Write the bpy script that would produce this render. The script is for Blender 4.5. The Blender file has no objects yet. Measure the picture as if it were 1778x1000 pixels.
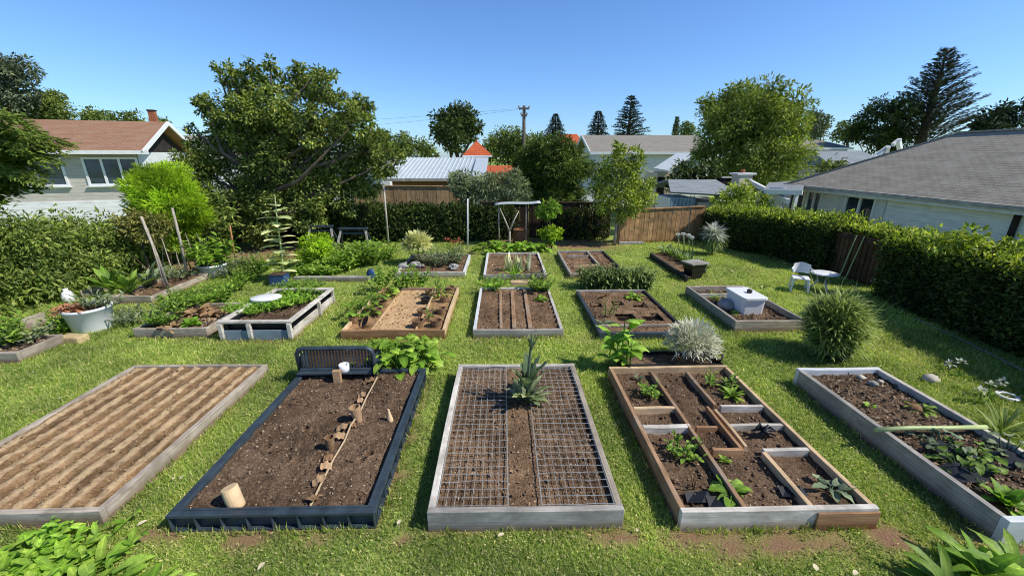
import bpy, math, random
import numpy as np
from mathutils import Matrix, Vector
rng = np.random.default_rng(7); random.seed(7)
PI = math.pi
scene = bpy.context.scene
COL = scene.collection

# ------------------------------------------------------------------ image coordinate helpers
# image pixels (u, v) cast through the camera onto ground or an upright plane
F_, CX_, CY_, HC = 700., 889., 500., 2.5
PITCH = math.atan(228/700.); YAW = math.atan(16*math.cos(PITCH)/700.)
def ray(u, v):
    x = (u-CX_)/F_; y = -(v-CY_)/F_
    fy = math.cos(PITCH)+y*math.sin(PITCH); fz = -math.sin(PITCH)+y*math.cos(PITCH)
    return (x*math.cos(YAW)+fy*math.sin(YAW), -x*math.sin(YAW)+fy*math.cos(YAW), fz)
def G(u, v, z=0.):
    d = ray(u, v); t = (z-HC)/d[2]; return np.array((d[0]*t, d[1]*t, z))
def A(u, v, Y):
    d = ray(u, v); t = Y/d[1]; return np.array((d[0]*t, Y, HC+d[2]*t))
def S(u, v, Y):                       # metres per image pixel at depth Y
    return Y/ray(u, v)[1]/F_

# ------------------------------------------------------------------ numpy noise
def vnoise(x, y, seed=0):
    r = np.random.default_rng(seed).random((64, 64))
    xi = np.floor(x).astype(int); yi = np.floor(y).astype(int)
    fx = x-xi; fy = y-yi; fx = fx*fx*(3-2*fx); fy = fy*fy*(3-2*fy)
    g = lambda a, b: r[a % 64, b % 64]
    return (g(xi, yi)*(1-fx)+g(xi+1, yi)*fx)*(1-fy)+(g(xi, yi+1)*(1-fx)+g(xi+1, yi+1)*fx)*fy
def fbm(x, y, seed=0, oct=4):
    s = 0; a = .5
    for i in range(oct):
        s = s+a*(vnoise(x*2**i+17*i, y*2**i+5*i, seed+i)-.5); a *= .5
    return s

# ------------------------------------------------------------------ materials
def new_mat(name):
    m = bpy.data.materials.new(name); m.use_nodes = True
    nt = m.node_tree; nt.nodes.clear()
    out = nt.nodes.new('ShaderNodeOutputMaterial')
    return m, nt, out
def N(nt, kind, **kw):
    n = nt.nodes.new('ShaderNode'+kind)
    for k, v in kw.items():
        if hasattr(n, k): setattr(n, k, v)
        else: n.inputs[k.replace('_', ' ')].default_value = v
    return n
def ramp(nt, fac, stops):
    r = nt.nodes.new('ShaderNodeValToRGB'); e = r.color_ramp.elements
    while len(e) < len(stops): e.new(.5)
    for el, (p, c) in zip(e, stops):
        el.position = p; el.color = (*c, 1)
    nt.links.new(fac, r.inputs[0]); return r.outputs[0]
def mixc(nt, fac, a, b, mode='MIX'):
    n = nt.nodes.new('ShaderNodeMix'); n.data_type = 'RGBA'; n.blend_type = mode
    for sock, v in ((n.inputs[0], fac), (n.inputs[6], a), (n.inputs[7], b)):
        if hasattr(v, 'links'): nt.links.new(v, sock)
        elif isinstance(v, (int, float)): sock.default_value = v
        else: sock.default_value = (*v, 1)
    return n.outputs[2]
def attr(nt, name):
    n = nt.nodes.new('ShaderNodeAttribute'); n.attribute_name = name; return n.outputs['Fac']
def noise(nt, vec, scale, detail=4, rough=.6):
    n = N(nt, 'TexNoise'); n.inputs['Scale'].default_value = scale; n.inputs['Detail'].default_value = detail
    n.inputs['Roughness'].default_value = rough
    if vec is not None: nt.links.new(vec, n.inputs['Vector'])
    return n.outputs['Fac']
def pos(nt): return nt.nodes.new('ShaderNodeNewGeometry').outputs['Position']
def scaled(nt, vec, s):
    n = nt.nodes.new('ShaderNodeMapping'); n.inputs['Scale'].default_value = s
    nt.links.new(vec, n.inputs['Vector']); return n.outputs[0]
def finish(nt, out, col, rough=.7, bump=None, bstr=.4, bdist=.01, spec=.3, metal=0.):
    p = N(nt, 'BsdfPrincipled'); p.inputs['Roughness'].default_value = rough
    p.inputs['Specular IOR Level'].default_value = spec; p.inputs['Metallic'].default_value = metal
    if hasattr(col, 'links'): nt.links.new(col, p.inputs['Base Color'])
    else: p.inputs['Base Color'].default_value = (*col, 1)
    if bump is not None:
        b = N(nt, 'Bump'); b.inputs['Strength'].default_value = bstr; b.inputs['Distance'].default_value = bdist
        nt.links.new(bump, b.inputs['Height']); nt.links.new(b.outputs[0], p.inputs['Normal'])
    nt.links.new(p.outputs[0], out.inputs[0]); return p

MATS = {}
def leaf_mat(name, cols, trans=.35, rough=.45, tipcol=None, spec=.35, patch=1.5, gain=1.32):
    cols = [tuple(min(.8, x*gain) for x in c) for c in cols]; rough = max(rough, .52); spec *= .75
    m, nt, out = new_mat(name)
    rnd = nt.nodes.new('ShaderNodeNewGeometry').outputs['Random Per Island']
    k = len(cols)
    c = ramp(nt, rnd, [((i+.5)/k, cc) for i, cc in enumerate(cols)])
    big = noise(nt, pos(nt), patch, 2)
    fine = noise(nt, pos(nt), 38., 4, .65)
    c = mixc(nt, 1., c, ramp(nt, fine, [(.3, (.7, .74, .7)), (.55, (1.05, 1.03, 1)), (.75, (1.3, 1.2, 1.1))]), 'MULTIPLY')
    c = mixc(nt, 1., c, ramp(nt, big, [(.3, (.6, .62, .6)), (.7, (1.2, 1.18, 1.1))]), 'MULTIPLY')
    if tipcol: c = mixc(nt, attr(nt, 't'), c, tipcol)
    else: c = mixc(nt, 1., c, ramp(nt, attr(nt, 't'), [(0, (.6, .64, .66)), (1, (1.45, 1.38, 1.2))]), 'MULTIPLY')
    sp = N(nt, 'SeparateXYZ'); nt.links.new(nt.nodes.new('ShaderNodeUVMap').outputs[0], sp.inputs[0])
    hv = N(nt, 'Math', operation='MULTIPLY'); hv.inputs[1].default_value = .5; nt.links.new(sp.outputs[1], hv.inputs[0])
    c = mixc(nt, 1., c, ramp(nt, hv.outputs[0], [(0, (1, 1, 1)), (.49, (1, 1, 1)), (.5, (1.5, 1.4, 1.3)), (.57, (1, 1, 1)), (1, (.8, .82, .8))]), 'MULTIPLY')
    p = N(nt, 'BsdfPrincipled'); p.inputs['Roughness'].default_value = rough; p.inputs['Specular IOR Level'].default_value = spec
    nt.links.new(c, p.inputs['Base Color'])
    tr = N(nt, 'BsdfTranslucent')
    ct = mixc(nt, 1., c, (1.25, 1.3, .5) if not tipcol else (1, 1, .9), 'MULTIPLY')
    nt.links.new(ct, tr.inputs[0])
    mx = N(nt, 'MixShader'); mx.inputs[0].default_value = trans
    nt.links.new(p.outputs[0], mx.inputs[1]); nt.links.new(tr.outputs[0], mx.inputs[2])
    nt.links.new(mx.outputs[0], out.inputs[0]); MATS[name] = m; return m
def wood_mat(name, cols, along=2.5, across=70, rough=.8, stain=None):
    cols = [tuple(min(.82, x*1.22) for x in c) for c in cols]
    m, nt, out = new_mat(name)
    uv = nt.nodes.new('ShaderNodeUVMap').outputs[0]
    ob = nt.nodes.new('ShaderNodeObjectInfo').outputs['Random']
    g = noise(nt, scaled(nt, uv, (along, across, 1)), 1., 6, .65)
    b = noise(nt, pos(nt), 5., 4)
    c = ramp(nt, g, [(.25, cols[0]), (.5, cols[1]), (.75, cols[2])])
    c = mixc(nt, 1., c, ramp(nt, b, [(.3, (.68, .66, .64)), (.65, (1.12, 1.1, 1.08))]), 'MULTIPLY')
    c = mixc(nt, 1., c, ramp(nt, ob, [(0, (.86, .85, .83)), (1, (1.1, 1.1, 1.1))]), 'MULTIPLY')
    isl = nt.nodes.new('ShaderNodeNewGeometry').outputs['Random Per Island']
    c = mixc(nt, 1., c, ramp(nt, isl, [(0, (.72, .7, .68)), (1, (1.22, 1.22, 1.2))]), 'MULTIPLY')
    ck = noise(nt, scaled(nt, uv, (along*.8, across*.6, 1)), 1., 3, .5)
    c = mixc(nt, 1., c, ramp(nt, ck, [(.24, (.5, .47, .45)), (.3, (1, 1, 1))]), 'MULTIPLY')
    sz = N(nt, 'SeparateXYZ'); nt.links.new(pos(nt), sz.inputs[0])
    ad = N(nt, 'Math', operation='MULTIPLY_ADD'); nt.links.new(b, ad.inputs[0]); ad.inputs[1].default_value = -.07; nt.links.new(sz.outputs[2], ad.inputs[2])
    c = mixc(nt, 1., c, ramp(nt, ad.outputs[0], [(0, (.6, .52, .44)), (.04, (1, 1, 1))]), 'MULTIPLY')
    if stain:
        s = noise(nt, scaled(nt, pos(nt), (3, 3, 6)), 1., 5, .7)
        c = mixc(nt, ramp(nt, s, [(.48, (0, 0, 0)), (.68, (.8, .8, .8))]), c, stain)
    finish(nt, out, c, rough, g, .35, .004, .2); MATS[name] = m; return m
def plain_mat(name, col, rough=.6, var=.2, scale=6., spec=.4, metal=0., bump=.15):
    m, nt, out = new_mat(name)
    b = noise(nt, pos(nt), scale, 5)
    lo = tuple(x*(1-var) for x in col); hi = tuple(min(x*(1+var), .95) for x in col)
    c = ramp(nt, b, [(.3, lo), (.7, hi)])
    f = noise(nt, pos(nt), scale*12, 3)
    finish(nt, out, c, rough, f, bump, .004, spec, metal); MATS[name] = m; return m
def soil_mat(name, dark, mid, light, chip, scale=1.):
    mid, light, chip = [tuple(min(.75, x*1.18) for x in c) for c in (mid, light, chip)]
    m, nt, out = new_mat(name)
    p = pos(nt)
    n1 = noise(nt, p, 55*scale, 6, .75); n2 = noise(nt, p, 2.4, 3); n3 = noise(nt, p, 11., 4)
    c = ramp(nt, n1, [(.3, dark), (.52, mid), (.75, light)])
    c = mixc(nt, 1., c, ramp(nt, n2, [(.35, (.6, .58, .57)), (.65, (1.28, 1.27, 1.26))]), 'MULTIPLY')
    c = mixc(nt, 1., c, ramp(nt, n3, [(.35, (.78, .77, .76)), (.65, (1.15, 1.15, 1.15))]), 'MULTIPLY')
    t = attr(nt, 't')
    c = mixc(nt, t, c, chip)
    finish(nt, out, c, .95, n1, .9, .02, .1); MATS[name] = m; return m

GREY3 = ((.22, .19, .155), (.4, .36, .31), (.58, .53, .47))
wood_mat('weathered grey timber', GREY3, stain=(.2, .16, .12))
wood_mat('pale grey timber', ((.42, .4, .37), (.6, .58, .54), (.76, .74, .7)), stain=(.3, .27, .23))
wood_mat('slate grey timber', ((.22, .21, .2), (.35, .34, .325), (.47, .46, .44)), stain=(.2, .19, .18))
wood_mat('brown timber', ((.17, .095, .05), (.32, .2, .12), (.48, .34, .22)), stain=(.3, .27, .22))
wood_mat('orange cedar', ((.22, .12, .06), (.38, .22, .12), (.5, .33, .2)), stain=(.2, .12, .07))
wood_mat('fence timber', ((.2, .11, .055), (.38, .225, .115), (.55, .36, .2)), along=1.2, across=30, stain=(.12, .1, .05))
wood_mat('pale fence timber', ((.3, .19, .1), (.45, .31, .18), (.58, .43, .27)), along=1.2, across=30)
wood_mat('shaded fence timber', ((.045, .026, .014), (.09, .055, .03), (.15, .095, .055)), along=1.2, across=30)  # fence browns darkened to stand for hedge shade
wood_mat('deep shade fence timber', ((.02, .013, .009), (.045, .03, .02), (.08, .052, .034)), along=1.2, across=30)  # near-black brown paints shade onto the back fence and gap rail
wood_mat('tan timber', ((.42, .29, .17), (.58, .43, .27), (.7, .55, .38)))
wood_mat('bark', ((.05, .04, .03), (.12, .095, .075), (.2, .17, .14)), along=6, across=20)
wood_mat('pale bark', ((.2, .18, .15), (.34, .31, .27), (.48, .45, .4)), along=6, across=20)
wood_mat('dark frame timber', ((.02, .02, .022), (.045, .046, .05), (.08, .082, .085)))
plain_mat('navy plastic', (.038, .055, .072), .42, .35, 9, .45)
plain_mat('black plastic', (.012, .013, .016), .45, .3, 9, .4)
plain_mat('blue glaze', (.03, .075, .2), .3, .3, 9, .5)
plain_mat('white paint', (.76, .77, .78), .5, .08, 5)
plain_mat('white plastic', (.8, .81, .83), .35, .05, 4, .45)
plain_mat('blue white paint', (.62, .645, .66), .5, .12, 5)
plain_mat('grey blue panel', (.2, .26, .31), .55, .2, 5)
plain_mat('terracotta', (.42, .19, .09), .8, .25, 20)
plain_mat('peat fibre', (.24, .145, .08), .95, .4, 40, .1, 0, .5)
plain_mat('tan paper', (.4, .26, .15), .9, .25, 25, .1)
plain_mat('rust barrel', (.22, .1, .05), .75, .35, 12)
plain_mat('wire', (.5, .51, .47), .4, .12, 30, .5, .5)
plain_mat('pale stone', (.55, .5, .42), .85, .25, 18, .2, 0, .5)
plain_mat('grey stone', (.33, .32, .31), .85, .3, 18, .2, 0, .5)
plain_mat('sand stone', (.5, .38, .2), .85, .25, 18, .2, 0, .5)
plain_mat('pit shade black', (.012, .009, .007), 1, .3, 20, .05)
plain_mat('twine', (.5, .38, .24), .9, .2, 60, .1)
plain_mat('pole wood', (.12, .1, .085), .85, .3, 10, .1)
plain_mat('cable', (.04, .04, .045), .6, .1, 10)
plain_mat('zinc sheet', (.62, .68, .7), .4, .08, 2, .5, .25)
plain_mat('grey rib panel', (.2, .3, .42), .5, .25, 2)
plain_mat('brick', (.32, .12, .06), .9, .3, 8, .1)
plain_mat('cream render', (.62, .55, .42), .85, .12, 3, .2)
plain_mat('lime canvas', (.5, .56, .1), .7, .12, 3, .2)
plain_mat('dark void', (.008, .008, .009), .8, .1, 3, .1)
plain_mat('rope', (.75, .75, .74), .5, .05, 9)
plain_mat('red petal', (.5, .13, .07), .6, .3, 30)
plain_mat('white petal', (.85, .84, .8), .6, .06, 30)
plain_mat('dry leaf', (.3, .19, .1), .9, .4, 15, .1)
plain_mat('pale dry leaf', (.62, .55, .36), .9, .2, 15, .1)
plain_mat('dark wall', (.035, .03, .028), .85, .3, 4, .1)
plain_mat('door grey', (.25, .27, .3), .6, .1, 4)
plain_mat('bamboo', (.42, .5, .22), .5, .15, 8)
plain_mat('pink label', (.62, .2, .12), .8, .1, 30, .1)

def glass_mat():
    m, nt, out = new_mat('window glass')
    finish(nt, out, ramp(nt, noise(nt, pos(nt), .9, 2), [(.35, (.014, .024, .04)), (.65, (.05, .08, .13))]), .06, None, spec=.8)  # blue of the reflected sky put into the glass colour
    MATS['window glass'] = m
glass_mat()
def siding_mat(name, col, pitch=.15, depth=.02):
    m, nt, out = new_mat(name)
    sep = N(nt, 'SeparateXYZ'); nt.links.new(pos(nt), sep.inputs[0])
    d = N(nt, 'Math', operation='MULTIPLY'); d.inputs[1].default_value = 1/pitch; nt.links.new(sep.outputs[2], d.inputs[0])
    fr = N(nt, 'Math', operation='FRACT'); nt.links.new(d.outputs[0], fr.inputs[0])
    inv = N(nt, 'Math', operation='SUBTRACT'); inv.inputs[0].default_value = 1.; nt.links.new(fr.outputs[0], inv.inputs[1])
    n1 = noise(nt, scaled(nt, pos(nt), (1, 1, 5)), 2.5, 4)
    lo = tuple(x*.84 for x in col); hi = tuple(min(.9, x*1.1) for x in col)
    c = ramp(nt, n1, [(.3, lo), (.7, hi)])
    c = mixc(nt, 1., c, ramp(nt, fr.outputs[0], [(0, (.72, .72, .74)), (.1, (1, 1, 1))]), 'MULTIPLY')
    finish(nt, out, c, .6, inv.outputs[0], .6, depth, .3); MATS[name] = m
siding_mat('white lap siding', (.7, .72, .74)); siding_mat('grey lap siding', (.5, .47, .42))
siding_mat('blue white siding', (.78, .79, .79)); siding_mat('white shingle siding', (.76, .77, .78), .22, .03)
def roof_mat(name, c1, c2, c3, w=.5, h=.16):
    m, nt, out = new_mat(name)
    uv = nt.nodes.new('ShaderNodeUVMap').outputs[0]
    b = nt.nodes.new('ShaderNodeTexBrick'); nt.links.new(uv, b.inputs['Vector'])
    b.inputs['Scale'].default_value = 1.; b.inputs['Brick Width'].default_value = w; b.inputs['Row Height'].default_value = h
    b.inputs['Mortar Size'].default_value = .012; b.inputs['Color1'].default_value = (*c1, 1); b.inputs['Color2'].default_value = (*c2, 1)
    b.inputs['Mortar'].default_value = (*[x*.62 for x in c1], 1); b.inputs['Bias'].default_value = 0
    n1 = noise(nt, scaled(nt, uv, (.6, 1.6, 1)), 2., 6, .7)
    c = mixc(nt, ramp(nt, n1, [(.42, (0, 0, 0)), (.7, (.75, .75, .75))]), b.outputs['Color'], c3)
    f = noise(nt, uv, 30, 3)
    c = mixc(nt, 1., c, ramp(nt, f, [(.3, (.75, .75, .75)), (.7, (1.2, 1.2, 1.2))]), 'MULTIPLY')
    finish(nt, out, c, .9, b.outputs['Fac'], -.5, .02, .15); MATS[name] = m
roof_mat('grey brown shingles', (.35, .31, .25), (.41, .365, .295), (.5, .45, .365), .26, .11)
roof_mat('orange shingles', (.3, .16, .105), (.35, .19, .125), (.33, .23, .155), .3, .14)
roof_mat('taupe shingles', (.25, .23, .2), (.29, .265, .235), (.31, .29, .26), .6, .2)
roof_mat('red tiles', (.5, .1, .04), (.58, .14, .06), (.5, .13, .06), .3, .2)
roof_mat('slate shingles', (.22, .25, .28), (.27, .3, .33), (.3, .33, .36), .6, .2)

leaf_mat('tree leaf', [(.05, .088, .02), (.11, .16, .032), (.19, .25, .055), (.33, .36, .12)], .3)
leaf_mat('dark tree leaf', [(.03, .05, .014), (.055, .085, .02), (.09, .125, .035)], .2)
leaf_mat('olive tree leaf', [(.11, .16, .03), (.18, .24, .045), (.25, .31, .07), (.32, .36, .12)], .32)
leaf_mat('laurel leaf', [(.08, .13, .025), (.14, .205, .04), (.21, .28, .06), (.31, .36, .12)], .3, .4)
leaf_mat('lime leaf', [(.2, .33, .02), (.28, .42, .03), (.36, .49, .05)], .4)
leaf_mat('hedge leaf', [(.02, .036, .01), (.036, .058, .013), (.06, .09, .018), (.09, .12, .028)], .15)  # face leaf darkened to stand for the unlit side of the hedges
leaf_mat('bright hedge leaf', [(.14, .21, .03), (.24, .33, .045), (.36, .44, .08), (.48, .52, .16)], .35)  # paints hedge tops as sunlit; also the yellow green shrubs' own colour
leaf_mat('dark hedge leaf', [(.02, .036, .01), (.04, .066, .016), (.075, .105, .026)], .2)
leaf_mat('conifer needle', [(.014, .03, .016), (.028, .05, .024), (.045, .07, .035)], .1, .6)
leaf_mat('blue conifer needle', [(.024, .036, .032), (.04, .056, .05), (.062, .08, .068)], .1, .6)
leaf_mat('cypress needle', [(.15, .22, .04), (.24, .32, .055), (.34, .41, .1)], .35, .6)
leaf_mat('sapling leaf', [(.16, .22, .035), (.25, .32, .05), (.34, .41, .09), (.44, .48, .16)], .35)
leaf_mat('yew needle', [(.05, .085, .014), (.085, .135, .022), (.14, .19, .04)], .2, .6)
leaf_mat('bg leaf', [(.09, .13, .03), (.14, .19, .045), (.2, .25, .07)], .25)
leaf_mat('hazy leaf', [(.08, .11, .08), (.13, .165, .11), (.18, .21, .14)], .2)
leaf_mat('vegetable leaf', [(.12, .23, .035), (.19, .31, .055), (.27, .4, .09)], .35)
leaf_mat('lettuce leaf', [(.17, .33, .04), (.24, .42, .06), (.32, .5, .1)], .4)
leaf_mat('squash leaf', [(.13, .25, .03), (.2, .34, .045), (.29, .43, .08)], .35, .4)
leaf_mat('grey green leaf', [(.13, .19, .13), (.19, .25, .17), (.27, .33, .24)], .25, .6)
leaf_mat('sage leaf', [(.14, .19, .11), (.21, .26, .16), (.29, .33, .23)], .25, .6)
leaf_mat('leek leaf', [(.1, .16, .06), (.16, .23, .09), (.23, .3, .13)], .3, .5)
leaf_mat('ornamental blade', [(.09, .16, .025), (.19, .29, .045), (.31, .41, .085)], .35, .45, (.46, .53, .18))
leaf_mat('variegated leaf', [(.26, .32, .17), (.42, .45, .31), (.58, .57, .45)], .3, .6, (.92, .89, .8))
leaf_mat('cream leaf', [(.45, .55, .14), (.6, .65, .22), (.72, .73, .36)], .35, .5, (.86, .84, .46))
leaf_mat('white stalk leaf', [(.62, .64, .5), (.7, .71, .6), (.74, .75, .66)], .25, .6, None, .3, 1.5, 1.1)
leaf_mat('plume', [(.25, .3, .2), (.34, .38, .28), (.45, .48, .38)], .35, .6, (.85, .86, .86))
leaf_mat('pale sunflower leaf', [(.45, .53, .3), (.55, .62, .38), (.65, .7, .46)], .3, .5)
leaf_mat('olive brown leaf', [(.15, .17, .045), (.24, .24, .075), (.35, .32, .12)], .3)
leaf_mat('brown foliage', [(.12, .07, .03), (.2, .12, .06), (.3, .2, .11)], .25, .8)
leaf_mat('grass blade', [(.16, .27, .05), (.24, .36, .07), (.325, .44, .105), (.44, .51, .18), (.6, .56, .34)], .4, .5, None, .25, 1.1, 1.2)
soil_mat('dark soil', (.05, .032, .02), (.135, .09, .06), (.27, .19, .13), (.56, .43, .3))
soil_mat('brown soil', (.075, .045, .026), (.185, .118, .072), (.33, .23, .15), (.56, .42, .29))
soil_mat('tan soil', (.18, .1, .045), (.33, .2, .1), (.48, .32, .175), (.64, .43, .24))
soil_mat('dry straw soil', (.14, .08, .038), (.24, .15, .078), (.35, .235, .13), (.56, .41, .245))
def lawn_mat():
    m, nt, out = new_mat('lawn')
    p = pos(nt)
    n1 = noise(nt, p, 60, 5, .7); n2 = noise(nt, p, 1.6, 4)
    c = ramp(nt, n1, [(.25, (.14, .19, .045)), (.5, (.28, .36, .085)), (.8, (.45, .5, .19))])
    c = mixc(nt, 1., c, ramp(nt, n2, [(.3, (.75, .8, .7)), (.7, (1.2, 1.15, 1.1))]), 'MULTIPLY')
    dirt = ramp(nt, noise(nt, p, 90, 5, .7), [(.3, (.16, .085, .045)), (.7, (.38, .24, .15))])
    c = mixc(nt, attr(nt, 't'), c, dirt)
    finish(nt, out, c, .95, n1, .8, .02, .1); MATS['lawn'] = m
lawn_mat()

# ------------------------------------------------------------------ mesh builder
def rotz(a): return np.array(((math.cos(a), -math.sin(a), 0), (math.sin(a), math.cos(a), 0), (0, 0, 1.)))
def unit(v): v = np.asarray(v, float); return v/(np.linalg.norm(v)+1e-12)
def frame(d, up=(0, 0, 1)):
    d = unit(d); s = np.cross(d, up)
    if np.linalg.norm(s) < 1e-4: s = np.cross(d, (1, 0, 0))
    s = unit(s); return d, s, np.cross(s, d)
class MB:
    def __init__(self): self.v = []; self.n = 0; self.f = []; self.t = []
    def add(self, v, faces, uv=None, t=None):
        v = np.asarray(v, float).reshape(-1, 3); o = self.n
        groups = {}
        if isinstance(faces, np.ndarray):
            groups[faces.shape[1]] = (faces, None if uv is None else np.asarray(uv).reshape(-1, 2))
        else:
            k = 0
            for fc in faces:
                g = groups.setdefault(len(fc), ([], []))
                g[0].append(fc)
                if uv is not None: g[1].extend(uv[k:k+len(fc)])
                k += len(fc)
            groups = {a: (np.array(b[0]), np.array(b[1]) if uv is not None else None) for a, b in groups.items()}
        for a, (fa, u) in groups.items():
            self.f.append((fa+o, u if u is not None else np.zeros((fa.size, 2))))
        self.v.append(v); self.n += len(v)
        self.t.append(np.zeros(len(v)) if t is None else np.broadcast_to(np.asarray(t, float), (len(v),)))
        return self
    def box(self, c, s, R=None):
        s = np.asarray(s, float)/2
        loc = np.array([(x, y, z) for x in (-1, 1) for y in (-1, 1) for z in (-1, 1)])*s
        fs = [(0, 1, 3, 2), (4, 6, 7, 5), (0, 4, 5, 1), (2, 3, 7, 6), (0, 2, 6, 4), (1, 5, 7, 3)]
        la = int(np.argmax(s)); uv = []; off = random.random()*20
        for i, f in enumerate(fs):
            nrm = i//2; ax = [a for a in range(3) if a != nrm]
            if la in ax: u = la; w = ax[0] if ax[1] == la else ax[1]
            else: u, w = ax
            uv += [(loc[k][u]+off, loc[k][w]+off*.37) for k in f]
        v = loc if R is None else loc @ np.asarray(R).T
        return self.add(v+np.asarray(c), fs, uv)
    def beam(self, p, q, w, h, up=(0, 0, 1)):
        p = np.asarray(p, float); q = np.asarray(q, float)
        d, s, u = frame(q-p, up)
        R = np.stack((d, s, u), 1)
        return self.box((p+q)/2, (np.linalg.norm(q-p), w, h), R)
    def plank(self, p, q, w, h, seg=8, amp=.004):
        p = np.asarray(p, float); q = np.asarray(q, float); d, s, u = frame(q-p); L = np.linalg.norm(q-p); V = []; off = random.random()*20; ph = random.random()*6; k = random.uniform(.4, 1.)
        for i in range(seg+1):
            t = i/seg; c = p+(q-p)*t+s*amp*k*math.sin(t*PI)*math.sin(ph)*1.6+s*random.uniform(-.2, .2)*amp*(0 < i < seg); up = amp*.7*math.sin(t*5+ph)+random.uniform(-.3, .3)*amp
            tw = math.sin(t*3+ph)*amp*.4
            V += [c-s*w/2-u*h/2, c+s*w/2-u*h/2, c+s*w/2+u*(h/2+up+tw), c-s*w/2+u*(h/2+up-tw)]
        fs = []; uv = []; pr = [0, w, w+h, 2*w+h, 2*w+2*h]
        for i in range(seg):
            for j in range(4):
                a = i*4+j; b = i*4+(j+1) % 4; fs.append((a, b, b+4, a+4)); x0, x1 = L*i/seg+off, L*(i+1)/seg+off; uv += [(x0, pr[j]+off*.37), (x0, pr[j+1]+off*.37), (x1, pr[j+1]+off*.37), (x1, pr[j]+off*.37)]
        e = seg*4; fs += [(3, 2, 1, 0), (e, e+1, e+2, e+3)]; uv += [(off, 0), (off, w), (off+h*.1, w), (off+h*.1, 0)]*2
        return self.add(V, fs, uv)
    def tube(self, pts, r, n=8, cap=True):
        pts = np.asarray(pts, float); m = len(pts)
        r = np.broadcast_to(np.asarray(r, float), (m,)); V = []; UV = []
        L = 0
        for i in range(m):
            d = pts[min(i+1, m-1)]-pts[max(i-1, 0)]; _, s, u = frame(d, (0.03, .02, 1))
            a = np.arange(n)*2*PI/n
            V.append(pts[i]+r[i]*(np.cos(a)[:, None]*s+np.sin(a)[:, None]*u))
        fs = []; uv = []
        lens = np.concatenate(([0], np.cumsum(np.linalg.norm(np.diff(pts, axis=0), axis=1))))
        for i in range(m-1):
            for j in range(n):
                k = (j+1) % n
                fs.append((i*n+j, i*n+k, (i+1)*n+k, (i+1)*n+j))
                uv += [(lens[i], j/n*.2), (lens[i], (j+1)/n*.2), (lens[i+1], (j+1)/n*.2), (lens[i+1], j/n*.2)]
        if cap:
            fs += [tuple(range(n))[::-1], tuple(range((m-1)*n, m*n))]; uv += [(0, 0)]*(2*n)
        return self.add(np.concatenate(V), fs, uv)
    def lathe(self, c, prof, n=24, R=None, cap=True):
        V = []; a = np.arange(n)*2*PI/n
        for r, z in prof: V.append(np.stack((r*np.cos(a), r*np.sin(a), np.full(n, z)), 1))
        V = np.concatenate(V); m = len(prof); fs = []
        if R is not None: V = V @ np.asarray(R).T
        for i in range(m-1):
            for j in range(n):
                k = (j+1) % n; fs.append((i*n+j, i*n+k, (i+1)*n+k, (i+1)*n+j))
        if cap: fs += [tuple(range(n))[::-1], tuple(range((m-1)*n, m*n))]
        return self.add(V+np.asarray(c), fs)
    def poly(self, pts, uv=None):
        return self.add(pts, [tuple(range(len(pts)))], uv)
    def slope(self, pts, thick=0.):     # roof plane with metric uv: first edge is the eave
        p = np.asarray(pts, float); e = unit(p[1]-p[0]); nr = unit(np.cross(p[1]-p[0], p[2]-p[0])); g = np.cross(nr, e)
        uv = [((q-p[0]) @ e, (q-p[0]) @ g) for q in p]
        n = len(p)
        if thick:
            v = np.concatenate((p, p-nr*thick)); fs = [tuple(range(n)), tuple(range(2*n-1, n-1, -1))]
            U = uv+uv[::-1]
            for i in range(n):
                j = (i+1) % n; fs.append((i, n+i, n+j, j)); U += [uv[i], uv[i], uv[j], uv[j]]
            return self.add(v, fs, U)
        return self.add(p, [tuple(range(n))], uv)
    def blob(self, c, r, seed=0, rough=.18, n=10, m=7):
        c = np.asarray(c, float); r = np.broadcast_to(np.asarray(r, float), (3,)); V = []
        q = np.random.default_rng(seed)
        for i in range(m+1):
            th = PI*i/m
            for j in range(n):
                ph = 2*PI*j/n; k = 1+q.normal()*rough if 0 < i < m else 1
                V.append((math.sin(th)*math.cos(ph)*k, math.sin(th)*math.sin(ph)*k, math.cos(th)*(1+rough*.3*q.normal()*0)))
        fs = [(i*n+j, (i+1)*n+j, (i+1)*n+(j+1) % n, i*n+(j+1) % n) for i in range(m) for j in range(n)]
        return self.add(np.array(V)*r+c, fs)
    def leaves(self, P, D, Nn, L, Wd, fold=.18, t=None):
        P = np.asarray(P); n = len(P); L = np.broadcast_to(L, (n,))[:, None]; Wd = np.broadcast_to(Wd, (n,))[:, None]
        D = D/(np.linalg.norm(D, axis=1, keepdims=True)+1e-9)
        Sd = np.cross(D, Nn); Sd = Sd/(np.linalg.norm(Sd, axis=1, keepdims=True)+1e-9); U = np.cross(Sd, D)
        V = np.stack((P, P+D*L*.45+Sd*Wd*.5+U*Wd*fold, P+D*L-U*L*.08, P+D*L*.45-Sd*Wd*.5+U*Wd*fold), 1).reshape(-1, 3)
        i = np.arange(n)[:, None]*4
        Fc = np.concatenate((i+np.array([[0, 1, 2]]), i+np.array([[0, 2, 3]])))
        tt = None
        if t is not None: tt = np.repeat(np.broadcast_to(t, (n,)), 4)
        return self.add(V, Fc, None, tt)
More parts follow.
